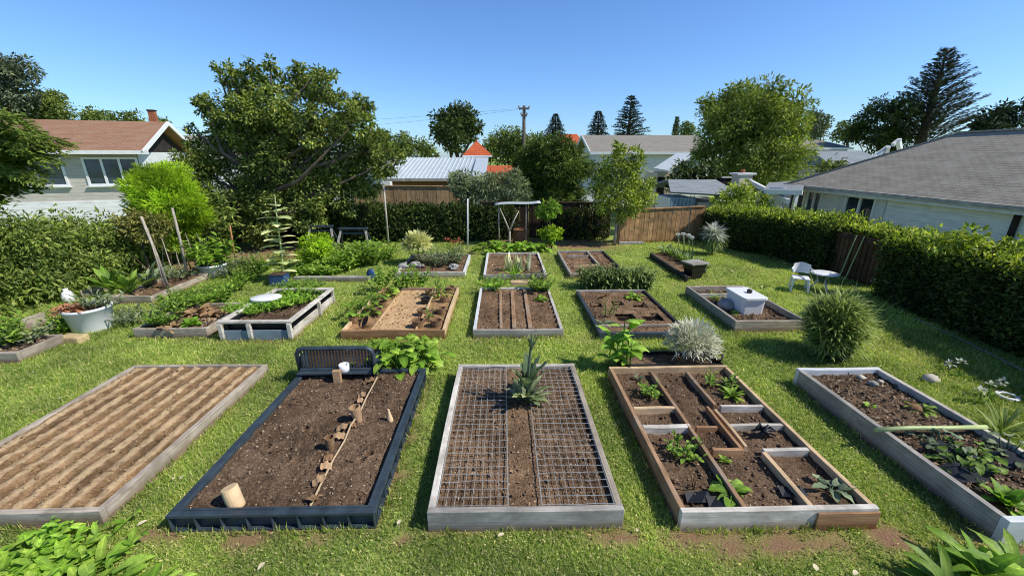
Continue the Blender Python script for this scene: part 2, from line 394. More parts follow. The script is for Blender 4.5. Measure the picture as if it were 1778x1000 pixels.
    def strip(self, p, az, el, L, W, curl=.6, seg=5, prof=None, fold=.25, twist=0., wav=0.):
        """one long leaf: rises at elevation el, bends over by curl"""
        p = np.array(p, float); V = []; T = []
        prof = prof or (lambda s: math.sin(PI*min(1, .08+s*.92))**.7)
        h = np.array((math.cos(az), math.sin(az), 0)); sd = np.array((-math.sin(az), math.cos(az), 0)); e = el
        for i in range(seg+1):
            s = i/seg
            d = h*math.cos(e)+np.array((0, 0, math.sin(e))); u = -h*math.sin(e)+np.array((0, 0, math.cos(e)))
            w = W*prof(s)*.5+1e-4; sw = sd+twist*s*u
            k = wav*math.sin(s*19+az*7)*w
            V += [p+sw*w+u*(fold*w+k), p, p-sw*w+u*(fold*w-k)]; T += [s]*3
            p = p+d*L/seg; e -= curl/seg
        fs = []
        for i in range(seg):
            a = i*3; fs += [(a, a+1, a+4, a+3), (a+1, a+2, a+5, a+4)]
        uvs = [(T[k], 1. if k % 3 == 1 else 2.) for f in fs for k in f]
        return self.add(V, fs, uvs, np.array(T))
    def xform(self, M, off=(0, 0, 0)):
        self.v = [v @ np.asarray(M).T+np.asarray(off) for v in self.v]; return self
    def mesh(self, name, mat, off=(0, 0, 0), smooth=False):
        V = np.concatenate(self.v)-np.asarray(off); me = bpy.data.meshes.new(name)
        nl = sum(f.size for f, _ in self.f); npoly = sum(len(f) for f, _ in self.f)
        me.vertices.add(len(V)); me.vertices.foreach_set('co', V.astype(np.float32).ravel())
        me.loops.add(nl); me.polygons.add(npoly)
        li = np.concatenate([f.ravel() for f, _ in self.f]).astype(np.int32)
        tot = np.concatenate([np.full(len(f), f.shape[1]) for f, _ in self.f]).astype(np.int32)
        st = np.concatenate(([0], np.cumsum(tot)[:-1])).astype(np.int32)
        me.loops.foreach_set('vertex_index', li); me.polygons.foreach_set('loop_start', st)
        me.polygons.foreach_set('loop_total', tot)
        me.polygons.foreach_set('use_smooth', np.full(npoly, smooth, bool))
        uvl = me.uv_layers.new(name='UVMap')
        uvl.data.foreach_set('uv', np.concatenate([u for _, u in self.f]).astype(np.float32).ravel())
        a = me.attributes.new('t', 'FLOAT', 'POINT'); a.data.foreach_set('value', np.concatenate(self.t).astype(np.float32))
        me.update(calc_edges=True); me.validate()
        me.materials.append(MATS[mat]); return me

LOC = {}
def props(o, label=None, cat=None, group=None, kind=None):
    if label: o['label'] = label
    if cat: o['category'] = cat
    if group: o['group'] = group
    if kind or cat: o['kind'] = kind or 'thing'
    return o
def thing(name, label, cat, loc, group=None):
    o = bpy.data.objects.new(name, None); COL.objects.link(o); o.empty_display_size = .1
    o.location = tuple(float(x) for x in loc); LOC[o] = np.array(o.location)
    return props(o, label, cat, group)
def part(name, mb, mat, parent, smooth=False, bevel=0., label=None):
    off = LOC[parent]; o = bpy.data.objects.new(name, mb.mesh(name, mat, off, smooth)); COL.objects.link(o)
    o.parent = parent; LOC[o] = off
    if bevel: b = o.modifiers.new('edge', 'BEVEL'); b.width = bevel; b.segments = 2; b.limit_method = 'ANGLE'
    if label: o['label'] = label
    return o
def solo(name, mb, mat, label, cat, loc, group=None, kind=None, smooth=False, bevel=0.):
    o = bpy.data.objects.new(name, mb.mesh(name, mat, loc, smooth)); COL.objects.link(o)
    o.location = tuple(float(x) for x in loc); LOC[o] = np.array(o.location)
    if bevel: b = o.modifiers.new('edge', 'BEVEL'); b.width = bevel; b.segments = 2; b.limit_method = 'ANGLE'
    return props(o, label, cat, group, kind)
def dup(root, loc, rz=0., sc=1., label=None, group=None, rx=0., ry=0.):
    r = root.copy(); COL.objects.link(r); r.location = tuple(float(x) for x in loc); r.rotation_euler = (rx, ry, rz); r.scale = (sc, sc, sc)
    if label: r['label'] = label
    if group: r['group'] = group
    for ch in list(root.children):
        c = ch.copy(); COL.objects.link(c); c.parent = r
        for g in list(ch.children):
            d = g.copy(); COL.objects.link(d); d.parent = c
    return r

# ------------------------------------------------------------------ foliage generators
def cloud(mb, lobes, L, W, lai=4., seed=0, sub=.3, up=.35, droop=.25, jit=.35, core=.2, squash=1., dk=34):
    """leaf clumps through the volume of the lobes (x,y,z,r)"""
    q = np.random.default_rng(seed); PP, DD, NN, LL, TT = [], [], [], [], []
    for (x, y, z, r) in lobes:
        c = np.array((x, y, z)); k = max(8, int(dk*min(1.6, r*1.2+.3)))
        d = q.normal(size=(k, 3)); d /= np.linalg.norm(d, axis=1, keepdims=True)
        sc = c+d*(r*(.45+.5*q.random(k)))[:, None]*np.array((1, 1, squash))
        n = int(lai*PI*r*r/(L*W*.55))
        ci = q.integers(0, k, n); g = q.normal(size=(n, 3)); g /= np.linalg.norm(g, axis=1, keepdims=True)
        rr = r*sub*(q.random(n)**.45)*(.75+.5*q.random(k))[ci]
        P = sc[ci]+g*rr[:, None]*np.array((1, 1, .75))
        out = (P-c)/r
        D = g*.8+out*.6+q.normal(size=(n, 3))*jit; D[:, 2] -= droop
        Nm = out*.8+q.normal(size=(n, 3))*.5; Nm[:, 2] += up*1.6
        PP.append(P); DD.append(D); NN.append(Nm); LL.append(L*(.55+.8*q.random(n))); TT.append(np.clip(q.random(k)[ci]+q.normal(size=n)*.12, 0, 1))
        m = int(n*core*.3)
        P = c+q.normal(size=(m, 3))*r*.3*np.array((1, 1, squash)); PP.append(P); DD.append(q.normal(size=(m, 3))); NN.append(q.normal(size=(m, 3))); LL.append(np.full(m, L*1.9)); TT.append(np.zeros(m))
    L_ = np.concatenate(LL)
    return mb.leaves(np.concatenate(PP), np.concatenate(DD), np.concatenate(NN), L_, L_*W/L, t=np.concatenate(TT))
def limbs(mb, base, lobes, r0, seed=0, fork=.35, n=7):
    q = np.random.default_rng(seed); base = np.array(base, float)
    cs = np.array([l[:3] for l in lobes]); top = cs[:, 2].max(); mid = cs.mean(0)
    trunk_top = np.array((base[0]*.6+mid[0]*.4, base[1]*.6+mid[1]*.4, base[2]+(mid[2]-base[2])*(.6+fork)))
    k = 6; T = [base+(trunk_top-base)*i/k+np.array((q.normal()*r0*.35, q.normal()*r0*.35, 0))*(i > 0) for i in range(k+1)]
    mb.tube(T, [r0*(1.35 if i == 0 else 1-.1*i) for i in range(k+1)], n)
    for c in cs:
        i = q.integers(2, k+1); s = T[i]; e = np.array(c); m = (s+e)/2+q.normal(size=3)*.08*np.linalg.norm(e-s); m[2] -= .05*np.linalg.norm(e-s)
        mb.tube([s, (s*.6+m*.4), m, (m+e)/2, e], [r0*.45, r0*.4, r0*.3, r0*.2, r0*.06], 6)
    return mb
def px_lobes(L, Y, dy=.5, seed=0):
    q = np.random.default_rng(seed); out = []
    for (u, v, r) in L:
        s = S(u, v, Y); p = A(u, v, Y); rr = r*s
        out.append((p[0], Y+q.uniform(-dy, dy)*rr*1.2, p[2], rr))
    return out
def tree(name, label, cat, Y, lobes_px, base_uv, leaf, L, W, r0, lai=4., seed=1, zb=0., group=None, bark='bark', dy=.9, **kw):
    lb = px_lobes(lobes_px, Y, dy, seed); bx = A(base_uv[0], base_uv[1], Y)[0]; base = (bx, Y, zb)
    t = thing(name, label, cat, base, group)
    part('crown', cloud(MB(), lb, L, W, lai, seed, **kw), leaf, t)
    part('trunk', limbs(MB(), base, lb, r0, seed), bark, t, True)
    return t
def conifer(name, label, Y, u, v_top, half_px, v_base, leaf, seed, zb=-1., droop=.1, upturn=0., levels=22, dens=1., group=None, lean=0., L=.32):
    q = np.random.default_rng(seed); tip = A(u, v_top, Y); b = A(u, v_base, Y); base = np.array((b[0], Y, zb))
    R = half_px*S(u, v_base, Y); z0 = b[2]; Ht = tip[2]-z0
    P, D, Nn, LL = [], [], [], []; tb = MB()
    tb.tube([base, (tip[0], Y, z0), tip], [R*.11+.08, R*.09+.05, .02], 8)
    for i in range(levels):
        s = (i+.3*q.random())/levels; z = z0+Ht*s; ln = R*(1-s)**.85*(.95+.1*q.random())+.12
        nb = 7 if s < .85 else 5
        for j in range(nb):
            a = 2*PI*(j+q.random()*.8)/nb+i; l = ln*(.65+.5*q.random()); st = np.array((tip[0], Y, z))
            h = np.array((math.cos(a), math.sin(a), 0)); k = max(4, int(l*9*dens/(L/.32)))
            ss = np.sqrt((np.arange(k)+.5)/k)
            zz = l*(upturn*ss**1.4-droop*ss+.1*np.sin(ss*3))
            pts = st+h*(ss*l)[:, None]; pts[:, 2] += zz
            tb.tube([st, st+h*l*.5+np.array((0, 0, zz[k//2])), pts[-1]], [.025+R*.006, .02, .006], 4, False)
            for rep in range(9):
                sa = a+q.uniform(-1.15, 1.15, k); dd = np.stack((np.cos(sa), np.sin(sa), q.uniform(-.35, .3, k)+upturn*.7), 1)
                P.append(pts+q.normal(size=(k, 3))*.05*L/.32); D.append(dd); nn = np.tile(np.array((0, 0, 1.)), (k, 1))+q.normal(size=(k, 3))*.45; Nn.append(nn); LL.append(L*(.6+.6*q.random(k))*(.55+.45*(1-ss)))
    t = thing(name, label, 'tree', base, group)
    part('crown', MB().leaves(np.concatenate(P), np.concatenate(D), np.concatenate(Nn), np.concatenate(LL), np.concatenate(LL)*.28, t=q.random(sum(map(len, LL)))), leaf, t)
    part('trunk', tb, 'bark', t, True)
    return t
def rosette(n, L, W, el=(.3, 1.1), curl=.9, seed=0, c=(0, 0, 0), stalk=.0, seg=5, prof=None, wav=.25, fold=.25, spread=.02, mb=None):
    q = np.random.default_rng(seed); mb = mb or MB(); c = np.array(c, float)
    for i in range(n):
        az = i*2.39996+q.normal()*.25; e = q.uniform(*el); l = L*q.uniform(.65, 1.15)
        p = c+np.array((math.cos(az), math.sin(az), 0))*spread*q.random()
        if stalk:
            d = np.array((math.cos(az)*math.cos(e), math.sin(az)*math.cos(e), math.sin(e)))
            sl = stalk*q.uniform(.6, 1.2); mb.tube([p, p+d*sl*.5, p+d*sl], [.006, .005, .004], 5, False); p = p+d*sl
            e = q.uniform(-.2, .5)
        mb.strip(p, az+q.normal()*.2*(1 if stalk else 0), e, l, W*q.uniform(.75, 1.2), curl*q.uniform(.6, 1.3), seg, prof, fold, q.normal()*.3, wav)
    return mb
ROUND = lambda s: max(.02, math.sin(PI*s**.75))**.6
LANCE = lambda s: max(.01, (1-s)**.7*(min(1, s*6+.35)))
def stemmy(nst, H, L, W, seed, c=(0, 0, 0), spread=.15, per=7, curl=.5, prof=None, mb=None):
    """upright leafy stems"""
    q = np.random.default_rng(seed); mb = mb or MB(); c = np.array(c, float)
    for i in range(nst):
        a = q.random()*2*PI; r = spread*math.sqrt(q.random()); b = c+np.array((math.cos(a)*r*.5, math.sin(a)*r*.5, 0)); h = H*q.uniform(.65, 1.1)
        tp = b+np.array((math.cos(a)*r*.9, math.sin(a)*r*.9, h)); mb.tube([b, (b+tp)/2+q.normal(size=3)*.01, tp], [.006, .005, .002], 5, False)
        for k in range(per):
            s = (k+1)/per; mb.strip(b+(tp-b)*s, k*2.4+i, q.uniform(.1, .9), L*q.uniform(.6, 1.1)*(1.15-.5*s), W*q.uniform(.7, 1.1)*(1.15-.5*s), curl, 4, prof, .25, 0, .2)
    return mb

exec_order = []
# ================================================================== SETTING
def smooth(t): t = np.clip(t, 0, 1); return t*t*(3-2*t)
def zg(x, y):
    d = np.maximum(np.maximum(x-8.2, y-13.4), 0)
    return -1.0*smooth(d/2.2)
BEDS = dict(  # x0, x1, y0, y1, height
    furrow=(-4.43, -2.85, 2.27, 4.40, .13), navy=(-2.34, -.91, 2.2, 4.22, .15), mesh=(-.54, .83, 2.17, 4.26, .17),
    divided=(1.22, 2.61, 2.14, 4.17, .17), painted=(3.33, 4.28, 1.98, 4.02, .21),
    pots=(-2.33, -.85, 5.31, 7.32, .145), planks=(-.45, .86, 5.33, 7.33, .13), pits=(1.36, 2.67, 5.23, 7.19, .11), cooler=(3.44, 4.53, 5.46, 7.18, .18),
    red=(-2.34, -.84, 8.42, 10.1, .13), stakes=(-.43, .92, 8.18, 10.25, .13), far=(1.42, 2.66, 8.25, 10.45, .13))
HOLES = list(BEDS.values())+[(-4.02, -3.02, 5.3, 6.85, .3), (-6.95, -6.25, 6.85, 8.3, .15), (-7.4, -6.15, 4.7, 5.3, .15), (-5.3, -4.25, 5.4, 6.6, .16)]
DIRT = [G(255, 935), G(300, 930), G(420, 940), G(540, 940), G(1085, 935), G(1190, 935), G(1260, 945), G(1350, 945), G(1440, 942), G(1540, 935), G(1740, 935),
        G(700, 935), G(715, 760), G(700, 820), G(1050, 940)]
DR = [.09, .1, .09, .08, .1, .13, .17, .15, .14, .12, .2, .05, .04, .05, .08]
def dirt_at(x, y):
    d = np.zeros_like(x)
    for (cx, cy, _), r in zip(DIRT, DR):
        d = np.maximum(d, np.exp(-(((x-cx)/(r*1.7))**2+((y-cy)/r)**2)))
    for (x0, x1, y0, y1, h) in HOLES:
        dd = np.hypot(np.maximum(np.maximum(x0-x, x-x1), 0), np.maximum(np.maximum(y0-y, y-y1), 0))
        d = np.maximum(d, .75*np.exp(-(dd/.035)**2))
    for (cx, cy, r) in ((-6.6, 10.9, 1.3), (-8.3, 10.4, 1.2), (-7.2, 9.3, .4), (2.4, 11.8, .9), (.4, 12.0, .8)):
        d = np.maximum(d, .9*np.exp(-(((x-cx)/(r*1.4))**2+((y-cy)/r)**2)**2))
    n = .6*fbm(x*3, y*3, 3)+.6*fbm(x*14, y*14, 6)+.1
    d = np.clip((d*1.25-.25+n*1.3*(d > .03)), 0, 1)
    return np.maximum(d, np.clip((fbm(x*.9, y*.9, 51)+.5*fbm(x*4, y*4, 52))*3.2-.7, 0, .3))
xs = np.unique(np.concatenate((np.linspace(-600, -40, 15), np.linspace(-40, -12, 18), np.arange(-12, 9, .1), np.linspace(9, 40, 30), np.linspace(40, 600, 15))))
ys = np.unique(np.concatenate((np.linspace(-60, 0, 10), np.arange(0, 13.2, .1), np.linspace(13.2, 40, 40), np.linspace(40, 900, 18))))
X, Y = np.meshgrid(xs, ys); Z = zg(X, Y)+.012*fbm(X*1.3, Y*1.3, 11)*(np.abs(X) < 12)
ni, nj = X.shape; idx = np.arange(ni*nj).reshape(ni, nj)
gm = MB().add(np.stack((X, Y, Z), 2).reshape(-1, 3), np.stack((idx[:-1, :-1], idx[:-1, 1:], idx[1:, 1:], idx[1:, :-1]), 2).reshape(-1, 4), None, dirt_at(X, Y).ravel()*((np.abs(X) < 12) & (Y < 13)).ravel())
solo('ground', gm, 'lawn', None, None, (0, 0, 0), kind='structure', smooth=True)

def lawn_blades(n, seed):
    q = np.random.default_rng(seed)
    y = .7+(12.3-.7)*q.random(n*4)**1.8
    x = (q.random(n*4)*2-1)*(y*1.34+1.1)
    dens = np.minimum(1, (2.2/np.maximum(y, 2.2))**.5)
    ok = (x > -9.2) & (x < 7.4) & (q.random(n*4) < dens)
    ok &= (fbm(x*1.1, y*1.1, 21)+.55) > q.random(n*4)*.55
    for (x0, x1, y0, y1, h) in HOLES: ok &= ~((x > x0-.004) & (x < x1+.004) & (y > y0-.004) & (y < y1+.004))
    ok &= q.random(n*4) > dirt_at(x, y)*1.05
    x, y = x[ok][:n], y[ok][:n]; n = len(x)
    k = np.clip((y/2.4)**.55, .8, 2.6)
    tall = .75+1.0*np.clip(fbm(x*2.3, y*2.3, 31)+.35, 0, 1)
    h = (.016+.022*q.random(n))*tall*np.clip(k, .9, 1.5); w = .0042*k*(.7+.6*q.random(n))
    a = q.random(n)*2*PI; d = np.stack((np.cos(a), np.sin(a)), 1); s = np.stack((-d[:, 1], d[:, 0]), 1)
    ln = (.25+.9*q.random(n))*h
    z = zg(x, y)-.004; b = np.stack((x, y, z), 1)
    V = np.zeros((n, 5, 3))
    V[:, 0] = b; V[:, 0, :2] += s*w[:, None]*.5; V[:, 1] = b; V[:, 1, :2] -= s*w[:, None]*.5
    m = b.copy(); m[:, :2] += d*(ln*.35)[:, None]; m[:, 2] += h*.62
    V[:, 2] = m; V[:, 2, :2] -= s*w[:, None]*.4; V[:, 3] = m; V[:, 3, :2] += s*w[:, None]*.4
    V[:, 4] = b; V[:, 4, :2] += d*ln[:, None]; V[:, 4, 2] += h
    i = np.arange(n)[:, None]*5
    mb = MB(); mb.add(V.reshape(-1, 3), i+np.array([[0, 1, 2, 3]])); o = mb.f.pop()[0]
    mb.f = [(o, np.zeros((o.size, 2))), (i+np.array([[3, 2, 4]]), np.zeros((n*3, 2)))]
    eb = []
    for (x0, x1, y0, y1, hh) in HOLES:
        L2 = 2*(x1-x0+y1-y0); ne = int(L2*160); s = q.random(ne)*L2; o = .012+.03*q.random(ne)**2
        ex = np.where(s < x1-x0, x0+s, np.where(s < x1-x0+y1-y0, x1+o, np.where(s < 2*(x1-x0)+y1-y0, x0+s-(x1-x0+y1-y0), x0-o)))
        ey = np.where(s < x1-x0, y0-o, np.where(s < x1-x0+y1-y0, y0+s-(x1-x0), np.where(s < 2*(x1-x0)+y1-y0, y1+o, y0+s-(2*(x1-x0)+y1-y0))))
        eb.append(np.stack((ex, ey, np.zeros(ne)), 1)[fbm(ex*4, ey*4, 77) > -.08])
    eb = np.concatenate(eb); ne = len(eb); eh = .03+.06*q.random(ne)**1.5
    mb.leaves(eb, q.normal(size=(ne, 3))*np.array((.4, .4, 0))+np.array((0, 0, 1.)), q.normal(size=(ne, 3)), eh, .006*np.clip((eb[:, 1]/2.4)**.5, .9, 2), t=.3+.5*q.random(ne))
    m = 85000; j = q.integers(0, n, m); P = b[j]+np.array((0, 0, .012))+np.concatenate((q.normal(size=(m, 2))*.02, q.random((m, 1))*.016), 1)
    P = P[~np.any([(P[:, 0] > x0-.02) & (P[:, 0] < x1+.02) & (P[:, 1] > y0-.02) & (P[:, 1] < y1+.02) for (x0, x1, y0, y1, h) in HOLES], 0)]; m = len(P)
    kk = np.clip((P[:, 1]/2.4)**.6, .8, 2.6); L = (.012+.02*q.random(m))*kk
    mb.leaves(P, q.normal(size=(m, 3))*np.array((1, 1, .25)), q.normal(size=(m, 3))*.35+np.array((0, 0, 1)), L, L*.45, t=q.random(m))
    mb.t[0] = np.repeat(np.clip(.5+1.9*fbm(x*.9, y*.9, 41)+.9*fbm(x*4, y*4, 42)+.2*q.normal(size=n), 0, 1), 5)
    return mb
solo('grass', lawn_blades(500000, 5), 'grass blade', 'short mown lawn grass growing around the raised beds', 'grass', (0, 0, 0), kind='stuff')

# ================================================================== RAISED BEDS
def soil(x0, x1, y0, y1, z, amp=.02, step=.02, seed=0, chips=1500, hf=None, tf=None, csize=.012, fr=9., clods=190):
    nx = max(3, int((x1-x0)/step)); ny = max(3, int((y1-y0)/step))
    X, Y = np.meshgrid(np.linspace(x0, x1, nx), np.linspace(y0, y1, ny))
    n = fbm(X*fr, Y*fr, seed, 5)*2+.7*np.abs(fbm(X*fr*2.7, Y*fr*2.7, seed+9, 3))*2
    Z = z+amp*n
    if hf is not None: Z = Z+hf(X, Y)
    T = np.zeros_like(X) if tf is None else tf(X, Y)
    ix = np.arange(nx*ny).reshape(ny, nx); mb = MB()
    mb.add(np.stack((X, Y, Z), 2).reshape(-1, 3), np.stack((ix[:-1, :-1], ix[:-1, 1:], ix[1:, 1:], ix[1:, :-1]), 2).reshape(-1, 4), None, T.ravel())
    q = np.random.default_rng(seed+50)
    nc = int((x1-x0)*(y1-y0)*clods) if chips else 0
    if nc:
        i = q.integers(1, ny-1, nc); j = q.integers(1, nx-1, nc); r = .006+.016*q.random(nc)**2.5
        oc = np.array([(1, 0, 0), (0, 1, 0), (-1, 0, 0), (0, -1, 0), (0, 0, .8), (0, 0, -.8)])
        V = np.stack((X[i, j], Y[i, j], Z[i, j]+r*.3), 1)[:, None]+oc[None]*(r[:, None, None])*(.65+.7*q.random((nc, 6, 3)))+q.normal(size=(nc, 6, 3))*r[:, None, None]*.18
        fc = np.array([(0, 1, 4), (1, 2, 4), (2, 3, 4), (3, 0, 4), (1, 0, 5), (2, 1, 5), (3, 2, 5), (0, 3, 5)])
        mb.add(V.reshape(-1, 3), (np.arange(nc)[:, None, None]*6+fc[None]).reshape(-1, 3), None, np.repeat(q.random(nc)**3*.5, 6))
    if chips:
        i = q.integers(1, ny-1, chips); j = q.integers(1, nx-1, chips)
        P = np.stack((X[i, j], Y[i, j], Z[i, j]+.003), 1)
        P[:, :2] += q.uniform(-.5, .5, (chips, 2))*step
        D = q.normal(size=(chips, 3))*np.array((1, 1, .35)); Nn = q.normal(size=(chips, 3))*.5+np.array((0, 0, 1))
        L = csize*(.5+1.3*q.random(chips)**2*1.4)
        mb.leaves(P, D, Nn, L, L*.5, .15, q.random(chips)**1.8*.9)
    return mb
def bed(label, key, th, mat, smat, sdrop, boards=True, sm=None, mats=None, **kw):
    x0, x1, y0, y1, H = BEDS[key] if isinstance(key, str) else key
    t = thing('garden_bed', label, 'raised bed', ((x0+x1)/2, (y0+y1)/2, 0), 'raised vegetable beds in rows on the lawn')
    mats = mats or [mat]*4; q = random.Random(int(x0*100+y0*7))
    j = lambda: q.uniform(-.006, .006)
    if boards:
        for k, (p, r) in enumerate((((x0, y0+th/2), (x1, y0+th/2)), ((x0, y1-th/2), (x1, y1-th/2)), ((x0+th/2, y0+th+.001), (x0+th/2, y1-th-.001)), ((x1-th/2, y0+th+.001), (x1-th/2, y1-th-.001)))):
            dz = -.003 if k > 1 else 0
            a, b = j(), j()
            m = MB().plank((p[0], p[1], (H+dz)/2-.02+a/2), (r[0], r[1], (H+dz)/2-.02+b/2), th, H+dz+.04)
            part('board', m, mats[k], t, bevel=.004)
    part('soil', sm or soil(x0+th*.8, x1-th*.8, y0+th*.8, y1-th*.8, H-sdrop, seed=int(abs(x0*31+y0*17)), **kw), smat, t, True)
    return t

# --- front row
fx0, fx1, fy0, fy1, fH = BEDS['furrow']
def furrow_h(X, Y):
    ph = (X-fx0-.04)/(fx1-fx0-.08)*9.+.16*fbm(X*1.5, Y*2.2, 8); s = ph-np.floor(ph)
    return .022*(.5+.5*np.cos((s-.36)*2*PI))*(1-.5*fbm(X*9, Y*4, 4))
def furrow_t(X, Y):
    ph = (X-fx0-.04)/(fx1-fx0-.08)*9.+.16*fbm(X*1.5, Y*2.2, 8)+.06*fbm(X*9, Y*9, 18); s = ph-np.floor(ph)
    return np.clip(smooth((np.cos((s-.36)*2*PI)+.05)/.5)*.72+.75*fbm(X*34, Y*20, 6)+.25*fbm(X*6, Y*3, 16), 0, .9)
bed('wide bed of straight sown furrows in straw coloured earth, nearest bed on the left', 'furrow', .045, 'weathered grey timber', 'dry straw soil', .035, amp=.02, step=.012, chips=6500, hf=furrow_h, tf=furrow_t, fr=16, csize=.011, clods=40)

# navy bed: moulded panels with a lip and ribs
x0, x1, y0, y1, H = BEDS['navy']
t = thing('garden_bed', 'low bed framed in ribbed navy plastic panels, dark soil with twine across', 'raised bed', ((x0+x1)/2, (y0+y1)/2, 0), 'raised vegetable beds in rows on the lawn')
def navy_side(p, q, n_in, ribs):
    p = np.array(p, float); q = np.array(q, float); n_in = np.array((*n_in, 0.)); mb = MB(); d = unit(q-p)
    c = lambda k: (p+n_in*k, q+n_in*k)
    a, b = c(.034); mb.beam(a+(0, 0, H-.012), b+(0, 0, H-.012), .066, .024)
    a, b = c(.046); mb.beam(a+(0, 0, (H-.024)/2), b+(0, 0, (H-.024)/2), .02, H-.026)
    a, b = c(.018); mb.beam(a+d*.02+(0, 0, .012), b-d*.02+(0, 0, .012), .03, .016)
    a, b = c(.055); mb.beam(a+d*.02+(0, 0, H-.004), b-d*.02+(0, 0, H-.004), .018, .02)
    L = np.linalg.norm(q-p)
    for i in range(ribs+1):
        e = p+d*(.012+(L-.024)*i/ribs)+n_in*.012; mb.beam(e+n_in*.008+(0, 0, -.02), e+n_in*.008+(0, 0, H-.026), .034, .012, d)
    return mb
for p, q, nn, k in (((x0, y0, 0), (x1, y0, 0), (0, 1), 8), ((x0, y1, 0), (x1, y1, 0), (0, -1), 8), ((x0, y0+.068, 0), (x0, y1-.068, 0), (1, 0), 10), ((x1, y0+.068, 0), (x1, y1-.068, 0), (-1, 0), 10)):
    part('side_panel', navy_side(p, q, nn, k), 'navy plastic', t, bevel=.003)
pits = [(G(463, 775, .11), .03), (G(530, 745, .11), .03), (G(515, 700, .11), .03), (G(500, 798, .11), .02), (G(628, 800, .11), .03), (G(436, 748, .11), .025), (G(640, 790, .11), .03)]
def navy_h(X, Y):
    h = 0*X
    for (c, r) in pits:
        d2 = ((X-c[0])**2+(Y-c[1])**2)/r**2; h = h-.05*np.exp(-d2)+.025*np.exp(-((np.sqrt(d2)-1.6)/.5)**2)
    return h
part('soil', soil(x0+.05, x1-.05, y0+.05, y1-.05, H-.045, .024, .012, 33, 5200, navy_h, fr=11), 'dark soil', t, True)

bed('bed with white wire grids over its soil, in the middle of the front row', 'mesh', .05, 'weathered grey timber', 'brown soil', .045, mats=['slate grey timber', 'pale grey timber', 'pale grey timber', 'weathered grey timber'], amp=.014, step=.013, chips=5200, fr=13, csize=.014)

# divided bed
x0, x1, y0, y1, H = BEDS['divided']
t = bed('bed parted into compartments by brown and whitewashed boards, front row', 'divided', .04, 'brown timber', 'dark soil', .075, mats=['pale grey timber', 'tan timber', 'brown timber', 'tan timber'], amp=.022, step=.013, chips=3000)
part('board', MB().beam((G(1413, 894, .1)[0], y0-.009, H/2-.012), (x1+.004, y0-.009, H/2-.012), .015, H-.02), 'orange cedar', t, bevel=.003, label='short brown board patched onto the front')
def dv(u, v, u2, v2, mat='brown timber', th=.036, h=.11, top=0.):
    a = G(u, v, H); b = G(u2, v2, H); zz = H-h/2-.006+top
    if abs(a[0]-b[0]) < abs(a[1]-b[1]): b[0] = a[0] = (a[0]+b[0])/2
    else: b[1] = a[1] = (a[1]+b[1])/2
    part('divider', MB().plank((a[0], a[1], zz), (b[0], b[1], zz), th, h, 5, .003), mat, t, bevel=.004)
dv(1127, 643, 1304, 884, 'brown timber'); dv(1192, 644, 1243, 701, 'brown timber'); dv(1229, 704, 1286, 776, 'orange cedar', .03)
dv(1240, 708, 1298, 772, 'tan timber', .03, top=-.004)
dv(1100, 706, 1173, 706, 'tan timber'); dv(1116, 738, 1199, 738, 'pale grey timber', .05); dv(1251, 703, 1325, 703, 'pale grey timber', top=.002)
dv(1266, 735, 1360, 735, 'pale grey timber', top=-.004); dv(1209, 738, 1246, 738, 'orange cedar', .025, top=-.006); dv(1237, 778, 1291, 778, 'orange cedar', .035, top=.003)
dv(1325, 778, 1404, 778, 'pale grey timber', top=-.002); dv(1324, 783, 1417, 882, 'tan timber', .04)

x0, x1, y0, y1, H = BEDS['painted']
bed('tall bed of blue white painted boards, nearest bed on the right', 'painted', .05, 'pale grey timber', 'dark soil', .07, mats=['blue white paint', 'blue white paint', 'slate grey timber', 'pale grey timber'], amp=.03, step=.014, chips=6000, csize=.02)

# --- middle row
x0, x1, y0, y1, H = BEDS['pots']
def pot_t(X, Y): return np.where((X > -1.92) & (X < -1.28), .65, .1)+.4*fbm(X*9, Y*9, 3)
t = bed('reddish cedar bed of dry tan earth crowded with brown peat pots', 'pots', .04, 'orange cedar', 'tan soil', .05, mats=['orange cedar', 'brown timber', 'tan timber', 'tan timber'], amp=.014, step=.016, chips=1400, tf=lambda X, Y: np.clip(pot_t(X, Y), 0, .8))
part('divider', MB().beam((-1.27, y0+.05, H-.035), (-1.27, y1-.05, H-.035), .022, .06), 'tan timber', t, bevel=.003)
part('divider', MB().beam((-1.92, y0+.05, H-.045), (-1.92, y1-.5, H-.045), .02, .05), 'tan timber', t, bevel=.003)
for k in range(4):
    part('divider', MB().beam((-1.255, y0+.42+.44*k, H-.045), (-.89, y0+.42+.44*k, H-.045), .018, .06), 'brown timber', t, bevel=.003)

x0, x1, y0, y1, H = BEDS['planks']
t = bed('white edged bed with three plank strips laid along its soil, centre of the middle row', 'planks', .045, 'pale grey timber', 'brown soil', .04, mats=['slate grey timber', 'pale grey timber', 'blue white paint', 'pale grey timber'], amp=.02, step=.015, chips=2200,
        hf=lambda X, Y: .018*(np.sin(Y*34)*((X < -.08) | (X > .45))))
for u, v, u2, v2, w in ((869, 503, 870, 568, .055), (889, 502, 893, 568, .075), (911, 502, 921, 568, .075)):
    a = G(u, v, H); b = G(u2, v2, H)
    part('plank', MB().beam((a[0], a[1], H-.025), (b[0], b[1], H-.025), w*.8, .03), 'brown timber', t, bevel=.003)

